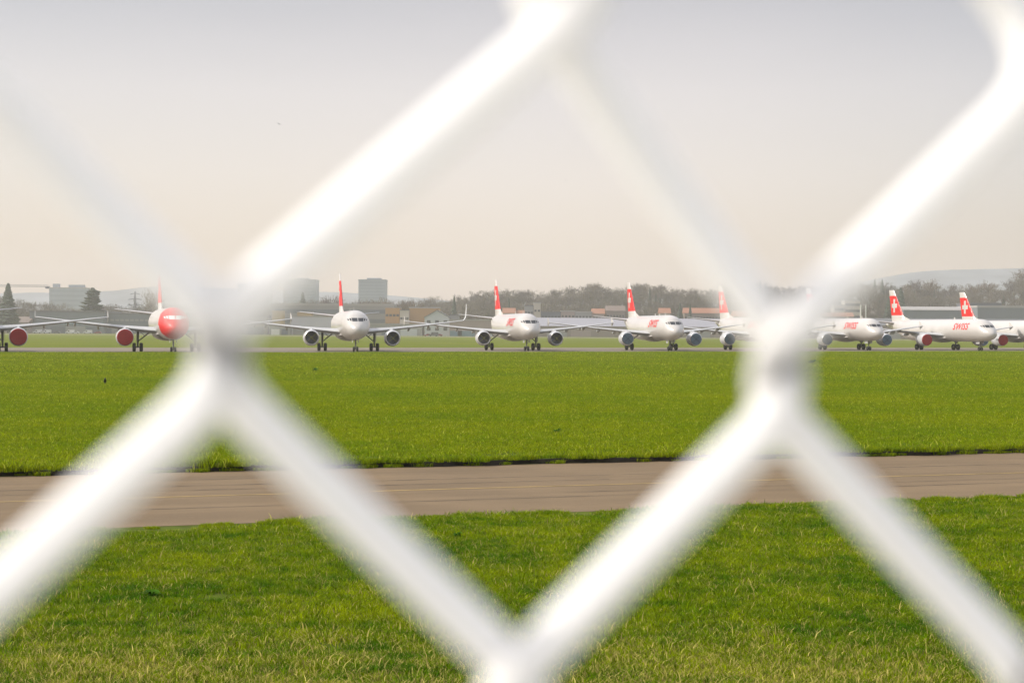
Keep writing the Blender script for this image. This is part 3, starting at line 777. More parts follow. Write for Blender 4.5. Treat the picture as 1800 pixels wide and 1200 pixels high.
# dark broad-leaved weeds
def weed(x, y, z, r, label, group=None):
    g = random.Random(int(x*100)); mb = MB()
    for k in range(26):
        a = g.uniform(0, 6.28); L = r*g.uniform(.6, 1.1); w_ = L*.22; h = L*g.uniform(.3, .8); u = Vector((math.cos(a), math.sin(a), 0)); v = Vector((-u.y, u.x, 0))
        mb.add([Vector((0, 0, 0)), u*L*.5+v*w_+Vector((0, 0, h)), u*L+Vector((0, 0, h*.7)), u*L*.5-v*w_+Vector((0, 0, h))], [(0, 1, 2, 3)])
    o = link('weed', mb.mesh('weed', M['clover'], True), loc=(x, y, z)); tag(o, label, 'weed', 'dark weeds in the grass')
for (px_, py_, r_, z_, lb) in ((980, 768, .17, TZ, 'broad-leaved dark weed in the meadow, the one nearest the service road'), (1428, 641, .55, TZ, 'low dark weed clump far out in the meadow before the airliners'),
                       (555, 655, .3, TZ, 'small dark weed far out in the meadow left of centre'), (805, 945, .11, 0, 'dark leafy weed in the near grass, just below the service road'),
                       (1650, 1010, .10, 0, 'dark weed in the near grass on the right side'), (270, 1050, .12, 0, 'dark weed in the near grass on the left side')):
    D = CAM_Z*F/(py_-YH(px_)); weed(PX(px_, D), D, z_, r_, lb)

# ================================================================== FENCE
M['wire'] = mat('white_coated_wire', (.89, .875, .885), .65, spec=.3)
def wire_mesh():
    d = .157; k = d/F; M_ = .307            # the fence recedes a little to the right
    hh = Vector((.1574*d, M_*.1574*d, -.0047*d)); hv = Vector((0, 0, -.1940*d)); hr = hh.normalized()
    A0 = Vector((-.1562*d, d*(1-.1562*M_), CAM_Z - .0113*d))
    rad = 43.5*k; o_ = hr*(70*k); nrm = Vector((-hh.y, hh.x, 0)).normalized()
    zmin, zmax = 1.50, 3.92
    NR = 8; V, Fc = [], []
    for c in range(-50, 51):                     # wire c zigzags between node columns c and c+1
        vtx = []
        for j in range(-38, 52):
            # node columns alternate in height; vertex on column (c + j odd/even)
            col = c + (j & 1); q = A0 + hh*col + hv*(j + (c & 1) if False else j + c*0)
            vtx.append((q, j))
        pts = []
        for q, j in vtx:
            if (j + c) & 1 == 0 or True:
                pass
        # nodes exist where col+row is even: column n, row j with (n + j) even
        seq = []
        for j in range(-38, 52):
            n_ = c if (c + j) % 2 == 0 else c+1
            node = A0 + hh*n_ + hv*j + hr*(k*{0: 24, 1: -19, 2: -20, -1: 0}.get(c, 15*math.sin(c*2.3)))
            sgn = -1 if n_ == c else 1           # left vertices lean left past the node, right ones right
            seq.append((node + o_*sgn, sgn, j))
        LOOSE = {(0, -1): (108, 85, 165), (1, -1): (38, 125, 230), (2, -1): (8, 10, 215), (3, -1): (95, 0, 165)}   # a few bends pulled out of line
        seq = [(p_ + hr*(LOOSE[c, j_][0]*k) + Vector((0, 0, LOOSE[c, j_][1]*k)), sg_, j_) if (c, j_) in LOOSE else (p_, sg_, j_) for p_, sg_, j_ in seq]
        seq = [s_ for s_ in seq if zmin < s_[0].z < zmax]
        if len(seq) < 3: continue
        path = []
        for i, (p, sgn, j) in enumerate(seq):
            prv = seq[i-1][0] if i else None; nxt = seq[i+1][0] if i < len(seq)-1 else None
            def dep(a, b):                       # a falling-left wire runs in front, a falling-right one behind
                return -rad*.98 if (b.x - a.x) < 0 else rad*.98
            if prv is None or nxt is None: path.append(p + nrm*(dep(seq[0][0], seq[1][0]) if prv is None else dep(seq[-2][0], seq[-1][0]))); continue
            d0, d1 = dep(prv, p), dep(p, nxt); cut = LOOSE.get((c, j), (0, 0, 165))[2]*k
            a = p + (prv-p).normalized()*cut; b = p + (nxt-p).normalized()*cut
            for t in (0, .14, .28, .42, .58, .72, .86, 1):
                q = a*(1-t)**2 + p*2*t*(1-t) + b*t*t
                e = t*t*(3-2*t); path.append(q + nrm*(d0*(1-e)+d1*e))
        pa = np.array([tuple(p) for p in path]); T = np.gradient(pa, axis=0); T /= np.linalg.norm(T, axis=1)[:, None]
        Y = np.array([0, 1.0, 0]); Bn = np.cross(T, Y); Bn /= np.linalg.norm(Bn, axis=1)[:, None]; Yn = np.cross(Bn, T)
        an = np.arange(NR)*2*np.pi/NR
        ring = pa[:, None]+rad*(np.cos(an)[None, :, None]*Bn[:, None]+np.sin(an)[None, :, None]*Yn[:, None])
        base = sum(len(v) for v in V); m_ = len(pa); V.append(ring.reshape(-1, 3))
        i = np.arange(m_-1)[:, None]*NR; jj = np.arange(NR)[None, :]; j2 = (jj+1) % NR
        Fc.append(np.stack([i+jj, i+j2, i+NR+j2, i+NR+jj], -1).reshape(-1, 4)+base)
    V = np.concatenate(V); Fc = np.concatenate(Fc)
    me = bpy.data.meshes.new('wire_mesh'); me.vertices.add(len(V)); me.vertices.foreach_set('co', V.ravel())
    me.loops.add(Fc.size); me.loops.foreach_set('vertex_index', Fc.ravel()); me.polygons.add(len(Fc)); me.polygons.foreach_set('loop_start', np.arange(len(Fc))*4)
    me.update(calc_edges=True); me.materials.append(M['wire']); me.polygons.foreach_set('use_smooth', [True]*len(Fc)); me.validate(); return me
_b = M['wire'].node_tree.nodes['Principled BSDF']; _b.inputs['Subsurface Weight'].default_value = 1.0; _b.inputs['Subsurface Radius'].default_value = (1, 1, 1); _b.inputs['Subsurface Scale'].default_value = .009
fence = empty('chain_link_fence', (0, 0, 0)); tag(fence, 'white coated chain link fence right before the lens, blurred by its nearness', 'fence')
link('wire_mesh', wire_mesh(), fence)
for x in (-1.24, 1.24):
    yy = .157+.307*x+.035*(1 if x > 0 else 1)
    mb = MB(); mb.tube([(x, yy, 1.30), (x, yy, 4.0)], .026, 20); mb.lathe([(0, .030), (.02, .026), (.035, .01)], 'z', 16, (x, yy, 4.0), 0, False, True)
    link('post', mb.mesh('post', M['steelpost'], True, 40), fence)
for z in (1.52, 3.93):
    mb = MB(); mb.tube([(-1.24, .157-.307*1.24, z), (1.24, .157+.307*1.24, z)], .0025, 8); link('tension_wire', mb.mesh('tension_wire', M['steelpost'], True, 40), fence)

# ================================================================== TREES
M['twig'] = mat('bare_twigs', (.115, .095, .080), .9, var=.3, vscale=.08)
M['twig2'] = mat('ochre_twigs', (.155, .115, .070), .9, var=.3, vscale=.08)
M['conif'] = mat('conifer_needles', (.028, .050, .030), .8, var=.35, vscale=.3)
M['bark'] = mat('bark', (.075, .06, .05), .95, var=.3)
M['woodmass'] = mat('wood_twigs', (.108, .093, .062), .9, var=.45, vscale=.035)
M['hill'] = mat('wooded_hill', (.185, .205, .215), .95, var=.3, vscale=.01)  # pale blue tone, distance haze put into the colour
M['hill2'] = mat('leaf_litter', (.10, .085, .065), .95, var=.3, vscale=.05)

def bare_tree(seed, H, spread, nt_=420, tw=.11):
    g = random.Random(seed); tr, cr_ = MB(), MB()
    tr.tube([(0, 0, -.5), (.1, 0, H*.35), (g.uniform(-.5, .5), g.uniform(-.4, .4), H*.75)], [H*.022, H*.016, H*.006], 6)
    for k in range(13):
        a = g.uniform(0, 6.28); z0 = H*g.uniform(.22, .62); L = spread*g.uniform(.6, 1.05); z1 = min(H*.97, z0 + H*g.uniform(.12, .38))
        p1 = Vector((math.cos(a)*L*.5, math.sin(a)*L*.5, (z0+z1)/2*1.02)); p2 = Vector((math.cos(a)*L*.85, math.sin(a)*L*.85, z1))
        tr.tube([(0, 0, z0), p1, p2], [H*.009, H*.006, H*.002], 4, cap=False)
    limbs = []
    for k in range(26):
        a = g.uniform(0, 6.28); z0 = H*g.uniform(.25, .7); L = spread*g.uniform(.25, 1.15); z1 = min(H*g.uniform(.80, 1.0), z0 + H*g.uniform(.12, .55))
        limbs.append((Vector((0, 0, z0)), Vector((math.cos(a)*L, math.sin(a)*L, z1))))
    for k in range(nt_):
        b0, b1 = limbs[k % 26]; t = g.uniform(.35, 1.0); c = b0.lerp(b1, t)+Vector((g.gauss(0, .05), g.gauss(0, .05), g.gauss(0, .035)))*H
        d = ((b1-b0).normalized()*.8+Vector((g.uniform(-.7, .7), g.uniform(-.7, .7), g.uniform(-.1, .9)))).normalized()
        L = g.uniform(.04, .12)*H; s_ = d.cross(Vector((g.uniform(-1, 1), g.uniform(-1, 1), .2))).normalized()*tw*g.uniform(.5, 1.4)
        cr_.add([c-s_, c+s_, c+d*L], [(0, 1, 2)])
        d2 = (d+Vector((g.uniform(-.9, .9), g.uniform(-.9, .9), g.uniform(-.2, .5)))).normalized()
        cr_.add([c+d*L*.4-s_*.6, c+d*L*.4+s_*.6, c+d*L*.4+d2*L*.8], [(0, 1, 2)])
    return tr, cr_
def conifer(seed, H, spread, pine=False):
    g = random.Random(seed); tr, cr_ = MB(), MB(); tr.tube([(0, 0, -.5), (0, 0, H*.97)], [H*.018, H*.003], 6)
    n = 190 if not pine else 150
    for k in range(n):
        t = k/n; z = H*(.08+.9*t) if not pine else H*(.22+.74*t)
        prof = (1-t)**.85 if not pine else (math.sqrt(max(.02, 1-t))*(.75+.35*math.sin(k*1.3)))
        a = k*2.399+g.uniform(-.3, .3); L = spread*prof*g.uniform(.65, 1.12)+.25; w_ = L*.28+.3
        u = Vector((math.cos(a), math.sin(a), 0)); v = Vector((-u.y, u.x, 0)); dr = -L*g.uniform(.15, .40) if not pine else L*g.uniform(-.12, .22)
        c = Vector((0, 0, z)); th = H*.018+.2
        cr_.add([c+u*.1, c+u*L*.6+v*w_+Vector((0, 0, dr*.5)), c+u*L+Vector((0, 0, dr)), c+u*L*.6-v*w_+Vector((0, 0, dr*.5)), c+u*L*.55+Vector((0, 0, dr*.5+th)), c+u*L*.55+Vector((0, 0, dr*.5-th*1.4))],
                [(0, 1, 4), (1, 2, 4), (2, 3, 4), (3, 0, 4), (0, 5, 1), (1, 5, 2), (2, 5, 3), (3, 5, 0)])
    return tr, cr_
TREES = {}
def tree_kind(key, fn, cm):
    tr, cr_ = fn(); TREES[key] = (tr.mesh('trunk', M['bark']), cr_.mesh('crown', M[cm]), tr, cr_)
for k in range(5): tree_kind('bare%d' % k, lambda: bare_tree(k, 18, 5.6+k*.5, 620, .13), 'twig' if k % 2 else 'twig2')
tree_kind('poplar', lambda: bare_tree(31, 18, 2.9, 520, .14), 'twig2')
for k in range(3): tree_kind('con%d' % k, lambda: conifer(k+40, 18, 3.1+.5*k), 'conif')
tree_kind('pine', lambda: conifer(50, 18, 7.2, True), 'conif')
def place_tree(key, x, ytop, D, zg, label, group, wscale=1.0, name='bare_tree', cat='tree'):
    X = PX(x, D); zt = PZ(x, ytop, D); H = max(zt-zg, 4); s = H/18
    r = empty(name, (X, D, zg), random.uniform(0, 6.28)); r.scale = (s*wscale, s*wscale, s); tag(r, label, cat, group)
    tm, cm = TREES[key][:2]; link('trunk', tm, r); link('crown', cm, r); return r

# skyline of the wood, in photo pixels
SKX = [-60, 0, 50, 100, 150, 200, 240, 300, 350, 420, 500, 560, 620, 680, 730, 760, 800, 830, 850, 880, 905, 930, 950, 962, 975, 1000, 1025, 1045, 1060, 1100, 1135, 1165, 1185, 1215, 1235, 1260, 1290, 1330, 1360, 1420, 1500, 1530, 1560, 1580, 1600, 1635, 1650, 1690, 1735, 1760, 1775, 1790, 1800, 1880]
SKY_ = [508, 518, 528, 534, 538, 536, 534, 534, 533, 533, 532, 528, 527, 528, 528, 524, 521, 514, 513, 507, 509, 507, 511, 515, 509, 506, 501, 498, 501, 503, 499, 501, 505, 504, 507, 501, 498, 498, 502, 500, 494, 497, 498, 506, 500, 498, 505, 510, 500, 507, 501, 484, 478, 474]
def sky_y(x): return float(np.interp(x, SKX, SKY_))
def hill_z(x, D):       # wooded slope behind the airfield buildings
    zt = PZ(x, sky_y(x), 1500)-17; t = min(max((D-1180)/(1500-1180), 0), 1)
    return max(0.0, zt)*t*t*(3-2*t)
xp = list(range(-200, 2001, 20)); Ds = [1150, 1200, 1250, 1300, 1350, 1400, 1450, 1500, 1560, 1640]
mb = MB(); vs = []
for D in Ds:
    for x in xp:
        z = hill_z(x, D) if D <= 1500 else max(-1, hill_z(x, 1500)*(1-(D-1500)/140))
        vs.append((PX(x, D), D, z-.6 if D in (1150, 1640) else z-.05))
n_ = len(xp)
mb.add(vs, [(j*n_+i, j*n_+i+1, (j+1)*n_+i+1, (j+1)*n_+i) for j in range(len(Ds)-1) for i in range(n_-1)])
tag(link('hillside', mb.mesh('hillside', M['hill2'], True)), kind='structure')
# mass of the wood as one object
def merged_wood(name, items, m, label):
    V, Fc, base = [], [], 0
    cache = {}
    for key, X, Y, Z, s, ws, rz in items:
        if key not in cache:
            cr_ = TREES[key][3]; tr = TREES[key][2]
            v = np.array([tuple(p) for p in cr_.v]); tri = []
            for f in cr_.f: tri.append(f[:3])
            tv = np.array([tuple(p) for p in tr.v]); b = len(v)
            for f in tr.f:
                if len(f) == 4: tri += [(f[0]+b, f[1]+b, f[2]+b), (f[0]+b, f[2]+b, f[3]+b)]
            cache[key] = (np.concatenate([v, tv]), np.array(tri))
        v, t = cache[key]; c, s_ = math.cos(rz), math.sin(rz)
        q = np.stack([(v[:, 0]*c-v[:, 1]*s_)*s*ws+X, (v[:, 0]*s_+v[:, 1]*c)*s*ws+Y, v[:, 2]*s+Z], 1)
        V.append(q); Fc.append(t+base); base += len(v)
    V = np.concatenate(V); Fc = np.concatenate(Fc)
    me = bpy.data.meshes.new(name); me.vertices.add(len(V)); me.vertices.foreach_set('co', V.ravel()); me.loops.add(Fc.size); me.loops.foreach_set('vertex_index', Fc.ravel().astype(np.int32))
    me.polygons.add(len(Fc)); me.polygons.foreach_set('loop_start', np.arange(len(Fc))*3); me.update(calc_edges=True); me.materials.append(m)
    o = link(name, me); tag(o, label, 'wood', kind='stuff'); return o
g = random.Random(3); items = []; citems = []
for D in (1230, 1290, 1350, 1410, 1460):
    x = -120
    while x < 1950:
        xx = x+g.uniform(-5, 5); zg = hill_z(xx, D); lim = PZ(xx, sky_y(xx)+6+g.uniform(0, 8), D)-zg
        H = min(lim, g.uniform(12, 19)) if xx > 760 else lim*g.uniform(.72, 1.0)
        if H > 5:
            if g.random() < .12 and xx > 1100: citems.append(('con%d' % g.randrange(3), PX(xx, D), D+g.uniform(-20, 20), zg-.3, H/18, 1.0, g.uniform(0, 6)))
            else: items.append(('bare%d' % g.randrange(5), PX(xx, D), D+g.uniform(-20, 20), zg-.3, H/18, g.uniform(1.0, 1.35), g.uniform(0, 6)))
        x += g.uniform(7, 13)
x = -20; i = 0
while x < 1830:
    xx = x+g.uniform(-4, 4); zg = hill_z(xx, 1495)-.2; H = PZ(xx, sky_y(xx)+g.uniform(-3, 5), 1500)-zg
    if H > 6: items.append(('bare%d' % (i % 5), PX(xx, 1500), 1500, zg, H/18, g.uniform(.9, 1.25), g.uniform(0, 6)))
    x += g.uniform(10, 18); i += 1
merged_wood('distant_wood', items, M['woodmass'], 'hazy bare wood massed on the slope behind the airfield buildings')
merged_wood('distant_conifers', citems, M['conif'], 'dark evergreens mixed into the bare wood on the slope')
# single trees one can pick out
def one(key, x, yt, D, label, ws=1.0, name='conifer', zg=None, group=None):
    place_tree(key, x, yt, D, hill_z(x, D)-.2 if zg is None else zg, label, group, ws, name)
one('con1', 14, 497, 1100, 'dark spruce with layered branches at the far left of the picture', 1.5)
one('pine', 163, 503, 1150, 'broad dark pine with an open layered crown right of the pale apartment block', 1.05)
one('poplar', 266, 507, 1150, 'narrow rounded bare tree just left of the red-nosed airliner tail', 1.0, 'bare_tree')
one('con0', 532, 513, 1260, 'dark evergreen standing before the left-hand grey tower block', 1.3)
one('bare1', 583, 519, 1260, 'pale bare tree between the tower blocks, left of the red tail', 1.0, 'bare_tree')
one('bare3', 625, 525, 1260, 'small bare tree at the left foot of the right-hand grey tower block', 1.2, 'bare_tree')
one('bare2', 672, 524, 1260, 'small bare tree at the right foot of the right-hand grey tower block', 1.0, 'bare_tree')
one('bare0', 712, 526, 1180, 'bare tree with an ochre crown above the left end of the orange building', .9, 'bare_tree', 0)
one('bare4', 731, 529, 1185, 'thin bare tree behind the middle of the orange building', .7, 'bare_tree', 0)
one('con1', 798, 519, 1180, 'dark pointed spruce behind the gabled pale house', .78, zg=0)
one('con0', 894, 523, 1200, 'dark slim spruce right of the fourth airliner tail', .7)
one('con2', 1195, 532, 1140, 'squat dark conifer left of the long red-tiled roof', .9)
one('con1', 1213, 534, 1145, 'short brownish conifer just before the long red-tiled roof', .7)
one('con0', 1537, 489, 1480, 'left one of two dark conifers topping the wood right of the wire knot', .95)
one('con2', 1550, 490, 1482, 'right one of two dark conifers topping the wood right of the wire knot', .9)
one('con1', 1583, 505, 1230, 'large dark conifer just right of the red tail of the long airliner', 1.25)
one('con2', 1561, 522, 1215, 'dark conifer just left of the red tail of the long airliner', 1.1)
one('con0', 1336, 493, 1480, 'slim conifer on the skyline just above the right-hand wire knot, left one', .7)
one('con0', 1345, 497, 1482, 'slim conifer on the skyline just above the right-hand wire knot, right one', .6)
for q, (x, yt, ws, lb) in enumerate((
        (1046, 496, 1.0, 'rounded bare tree topping the wood midway between the fourth and fifth airliner tails'),
        (1120, 497, .9, 'feathery bare tree just right of the tip of the fifth airliner tail'),
        (1131, 499, .9, 'second feathery bare tree right of the fifth airliner tail, slightly lower'),
        (1158, 499, .9, 'feathery bare tree on the skyline above the middle of the fifth airliner'),
        (1290, 495, 1.0, 'tall bare tree rising right behind the tail of the sixth airliner'),
        (1596, 496, .9, 'bare tree rising just right of the red tail of the long airliner'),
        (1612, 491, .9, 'tall fan-shaped bare tree right of the long airliner tail, second of four there'),
        (1634, 491, 1.0, 'tall broad bare tree midway between the two rightmost red tails'),
        (1669, 498, 1.1, 'rounded bare tree just left of the rightmost red tail'),
        (1708, 499, 1.1, 'bare tree just right of the tip of the rightmost red tail'),
        (1736, 494, 1.2, 'broad bare tree on the skyline right of the rightmost red tail'),
        (1775, 492, .9, 'slender bare tree left of the tallest trees at the right picture edge'),
        (1796, 474, 1.2, 'tallest bare tree, cut by the right picture edge'))):
    one('bare%d' % (q % 5), x, yt, 1470, lb, ws, 'bare_tree', group='tall bare trees rising out of the wood')

# ================================================================== FAR HILLS
def ridge(name, pts, D, depth, m):
    xs = np.arange(-400, 2201, 25); px_, py_ = zip(*pts); mb = MB(); vs = []
    g = random.Random(int(D))
    for j, (dd, fz) in enumerate(((-depth*.8, -.05), (-depth*.45, .55), (0, 1.0), (depth*.35, .5), (depth*.6, -.05))):
        for x in xs:
            z = PZ(x, float(np.interp(x, px_, py_)) + g.uniform(-.5, .5)*(j == 2), D)
            vs.append((PX(x, D), D+dd, z*fz if fz > 0 else -3))
    n = len(xs)
    mb.add(vs, [(j*n+i, j*n+i+1, (j+1)*n+i+1, (j+1)*n+i) for j in range(4) for i in range(n-1)])
    tag(link(name, mb.mesh(name, m, True)), kind='structure')
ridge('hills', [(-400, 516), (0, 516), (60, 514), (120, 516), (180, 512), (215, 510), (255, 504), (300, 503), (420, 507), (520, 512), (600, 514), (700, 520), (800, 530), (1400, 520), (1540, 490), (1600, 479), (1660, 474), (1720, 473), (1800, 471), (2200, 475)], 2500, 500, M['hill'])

# ================================================================== BUILDINGS
def wm(name, c, **k): M[name] = mat(name, c, **{**dict(rough=.8, var=.08, vscale=.05), **k})
wm('b_bluegrey', (.14, .165, .19)); wm('b_grey', (.26, .26, .255)); wm('b_tower', (.27, .32, .38)); wm('b_lav', (.46, .46, .50)); wm('b_brown', (.22, .18, .155))  # b_tower and b_towerwin are paled, distance haze put into the colour
wm('b_orange', (.37, .215, .085)); wm('b_yellow', (.38, .28, .13)); wm('b_pale', (.45, .48, .50)); wm('b_cream', (.44, .40, .33)); wm('b_pink', (.30, .24, .22)); wm('b_white', (.62, .62, .61))
wm('r_light', (.33, .32, .31)); wm('r_dark', (.12, .125, .135)); wm('r_red', (.30, .14, .085)); wm('r_lav', (.25, .25, .285), rough=.5); wm('r_brown', (.17, .13, .11))
wm('b_win', (.045, .055, .065), rough=.2); wm('b_glassblue', (.12, .20, .25), rough=.25); wm('b_dark', (.10, .12, .15)); wm('b_towerwin', (.22, .27, .33))
def bld(name, label, x0, x1, ytop, D, depth, wall, roof='flat', roofm='r_light', rh=.8, wins=None, cat='building', bands=0, winm='b_win', doors=None, zb=-.3, group=None, ridge_rows=0):
    X0, X1 = PX(x0, D), PX(x1, D); Z = PZ((x0+x1)/2, ytop, D); cx = (X0+X1)/2; hw = (X1-X0)/2
    root = empty(name, (cx, D, zb)); tag(root, label, cat, group); Zl = Z-zb
    eave = Zl - (rh if roof != 'flat' else 0)
    mb = MB(); mb.box(-hw, hw, 0, depth, 0, eave)
    if roof == 'gable_front': mb.add([(-hw, 0.0, eave), (hw, 0.0, eave), (0, 0.0, Zl-.15)], [(0, 1, 2)]); mb.add([(-hw, depth, eave), (0, depth, Zl-.15), (hw, depth, eave)], [(0, 1, 2)])
    link('wall', mb.mesh('wall', M[wall]), root)
    rb = MB(); e = .5
    if roof == 'flat':
        rb.box(-hw-.3, hw+.3, -.3, depth+.3, eave+.003, eave+rh)
    elif roof == 'gable_front':
        t = .35
        for s in (-1, 1):
            rb.add([(s*(hw+e), -e, eave-.3), (0, -e, Zl), (0, depth+e, Zl), (s*(hw+e), depth+e, eave-.3), (s*(hw+e), -e, eave-.3-t), (0, -e, Zl-t), (0, depth+e, Zl-t), (s*(hw+e), depth+e, eave-.3-t)],
                   [(0, 1, 2, 3), (4, 7, 6, 5), (0, 4, 5, 1), (2, 6, 7, 3), (0, 3, 7, 4)])
    elif roof == 'gable_side':
        rb.add([(-hw-e, -e, eave), (hw+e, -e, eave), (hw+e, depth/2, Zl), (-hw-e, depth/2, Zl), (-hw-e, depth+e, eave), (hw+e, depth+e, eave)], [(0, 1, 2, 3), (3, 2, 5, 4), (0, 3, 4), (1, 5, 2), (0, 4, 5, 1)])
    elif roof == 'barrel':
        ring = []
        for s in (-1, 1): ring.append([(s*(hw+.4), depth/2-math.cos(math.pi*k/10)*(depth/2+.5), eave+math.sin(math.pi*k/10)*rh) for k in range(11)])
        rb.loft(ring)
    link('roof', rb.mesh('roof', M[roofm]), root)
    H = eave
    if bands:
        for k in range(bands):
            z0 = H*(k+.35)/(bands+.15); hb = H/(bands+.15)*.42
            b = MB(); b.box(-hw*.94, hw*.94, -.12, -.003, z0, z0+hb); link('window_band', b.mesh('window_band', M[winm]), root)
    if wins:
        nx_, nz_, ww, wh, zoff = wins
        wmesh = MB().box(-ww/2, ww/2, -.15, -.003, 0, wh).mesh('window', M[winm])
        for a in range(nx_):
            for c in range(nz_):
                link('window', wmesh, root, (-hw+(a+.5)*2*hw/nx_, 0, zoff+(H-zoff)*(c)/nz_+.4))
    if doors:
        for (fx, w_, h_, dm) in doors:
            b = MB(); b.box(-w_/2, w_/2, -.2, -.003, 0, h_); link('door', b.mesh('door', M[dm]), root, (-hw+fx*2*hw, 0, .3))
    return root
T_ = bld('apartment_block', 'long pale blue-grey apartment block far behind the trees at the left', 86, 150, 506.5, 1950, 22, 'b_tower', bands=9, winm='b_towerwin', rh=.8)
for (fx, w_, h_) in ((-14, 6, 4), (8, 16, 3)):
    b = MB(); b.box(fx-w_/2, fx+w_/2, 5, 14, 0, h_); link('rooftop_room', b.mesh('rooftop_room', M['b_tower']), T_, (0, 0, PZ(118, 506.5, 1950)+.3+.82))
for (x0, x1, yt, lb) in ((418, 472, 500, 'grey tower block almost hidden behind the left-hand wire knot'), (497.5, 555, 493, 'broad grey tower block above the long terminal, left of the red tail'), (629.5, 677, 493, 'grey tower block right of the red tail of the airliner with upturned wingtips')):
    t = bld('tower_block', lb, x0, x1, yt, 1900, 30, 'b_tower', bands=17, winm='b_towerwin', rh=1.2, roofm='b_tower', group='grey tower blocks on the horizon')
    b = MB(); b.box(-hw_, hw_, 6, 20, 0, 2.2) if False else b.box(-6, 9, 8, 20, 0, 1.6); link('rooftop_room', b.mesh('rooftop_room', M['b_tower']), t, (0, 0, PZ((x0+x1)/2, yt, 1900)+.3+1.25))
bld('hangar', 'long dark blue-grey hangar at the far left with small pale doors', 52, 182, 549, 1130, 50, 'b_bluegrey', 'flat', 'r_dark', 1.0, wins=(16, 1, 3.2, 1.2, 5.5), doors=((.12, 9, 4.5, 'b_grey'), (.38, 9, 4.2, 'b_dark'), (.62, 12, 4.5, 'b_grey'), (.86, 8, 4, 'b_dark')), winm='b_glassblue', cat='hangar')
bld('hangar', 'second dark hangar between the far left hangar and the red-nosed airliner', 184, 262, 552.5, 1140, 50, 'b_bluegrey', 'flat', 'r_dark', .8, wins=(9, 2, 2.2, 1.2, 3.2), doors=((.3, 8, 4, 'b_grey'), (.7, 8, 4, 'b_dark')), winm='b_grey', cat='hangar')
bld('shed', 'low brown-roofed shed at the far left edge of the airfield', -30, 49, 556, 1120, 30, 'b_pink', 'gable_side', 'r_brown', 3.5, wins=(8, 1, 2, 1.2, 1.5))
bld('hangar', 'low grey hangar mostly hidden behind the left-hand wire knot', 264, 470, 556, 1135, 45, 'b_grey', 'flat', 'r_dark', .8, doors=((.5, 12, 5, 'b_dark'), (.9, 10, 5, 'b_bluegrey')), wins=(14, 1, 2.5, 1.2, 6), cat='hangar')
bld('terminal', 'long flat grey terminal with a pale roof edge and window bands behind the third airliner', 476, 692, 537.5, 1150, 40, 'b_grey', 'flat', 'r_light', 1.5, bands=3, winm='b_bluegrey')
bld('annex', 'small yellow annex in front of the left end of the terminal', 478, 497, 547, 1120, 10, 'b_yellow', rh=.4, roofm='b_yellow', wins=(4, 1, 1.2, 1, 4))
bld('annex', 'yellow stair block before the terminal, just left of the airliner with upturned wingtips', 522, 548, 549, 1122, 8, 'b_yellow', rh=.4, wins=(5, 1, 1.4, 1, 4))
bld('warehouse', 'white lavender warehouse with a blank wall before the terminal', 511, 583, 557, 1108, 12, 'b_lav', rh=.5, roofm='r_light', doors=((.2, 7, 4, 'b_grey'), (.8, 7, 4, 'b_bluegrey')))
bld('shed', 'low grey hangar wall with wide doors left of the airliner with upturned wingtips', 473, 509.5, 571, 1096, 10, 'b_grey', rh=.4, doors=((.3, 5, 3.6, 'b_white'), (.75, 4, 3.6, 'b_dark')))
bld('shed', 'long low grey shed with pale and dark doors behind the third airliner', 585, 742, 570, 1096, 16, 'b_grey', rh=.5, doors=((.1, 8, 4, 'b_bluegrey'), (.3, 8, 4, 'b_pink'), (.62, 8, 4, 'b_dark'), (.85, 10, 4, 'b_pale')))
bld('orange_building', 'smaller orange building at the right end of the terminal', 677, 702, 541, 1118, 20, 'b_orange', rh=.5, roofm='r_light', wins=(4, 2, 1.6, 1.4, 6))
bld('orange_building', 'larger orange building with a pale roof edge left of the gabled pale house', 719, 772, 541.5, 1112, 22, 'b_orange', rh=.6, roofm='r_light', wins=(5, 1, 1.8, 1.4, 5), doors=((.12, 5, 6, 'b_pink'),))
bld('annex', 'cream and blue annex squeezed between the two orange buildings', 702.8, 718.3, 545.5, 1106, 16, 'b_cream', rh=.4, roofm='r_dark', wins=(3, 2, 1.4, 1.2, 4))
bld('gabled_house', 'pale blue-grey gabled hall with a dark roof and wide upper window', 746, 790, 544.5, 1080, 30, 'b_pale', 'gable_front', 'r_dark', 4.2, wins=(3, 2, 2.2, 1.8, 3.2))
bld('annex', 'grey side wing on the right of the gabled pale hall', 790.8, 806, 554, 1084, 20, 'b_grey', 'flat', 'r_dark', .6, wins=(3, 1, 1.5, 1.2, 4))
bld('workshop', 'low reddish-brown workshop with a blue glazed front, left of the fourth airliner', 790, 872, 563, 1072, 9, 'b_pink', 'flat', 'r_light', .6, doors=((.14, 7, 3.2, 'b_glassblue'), (.36, 10, 3.2, 'b_glassblue'), (.75, 9, 3.4, 'b_pale')))
bld('warehouse', 'very long hall with a pale lavender roof and brown walls behind the middle airliners', 874, 1462, 559, 1090, 60, 'b_brown', 'gable_side', 'r_lav', 5.2, doors=tuple(((k+.5)/14, 12, 4.0, ('b_pink', 'b_brown', 'b_grey')[k % 3]) for k in range(14)))
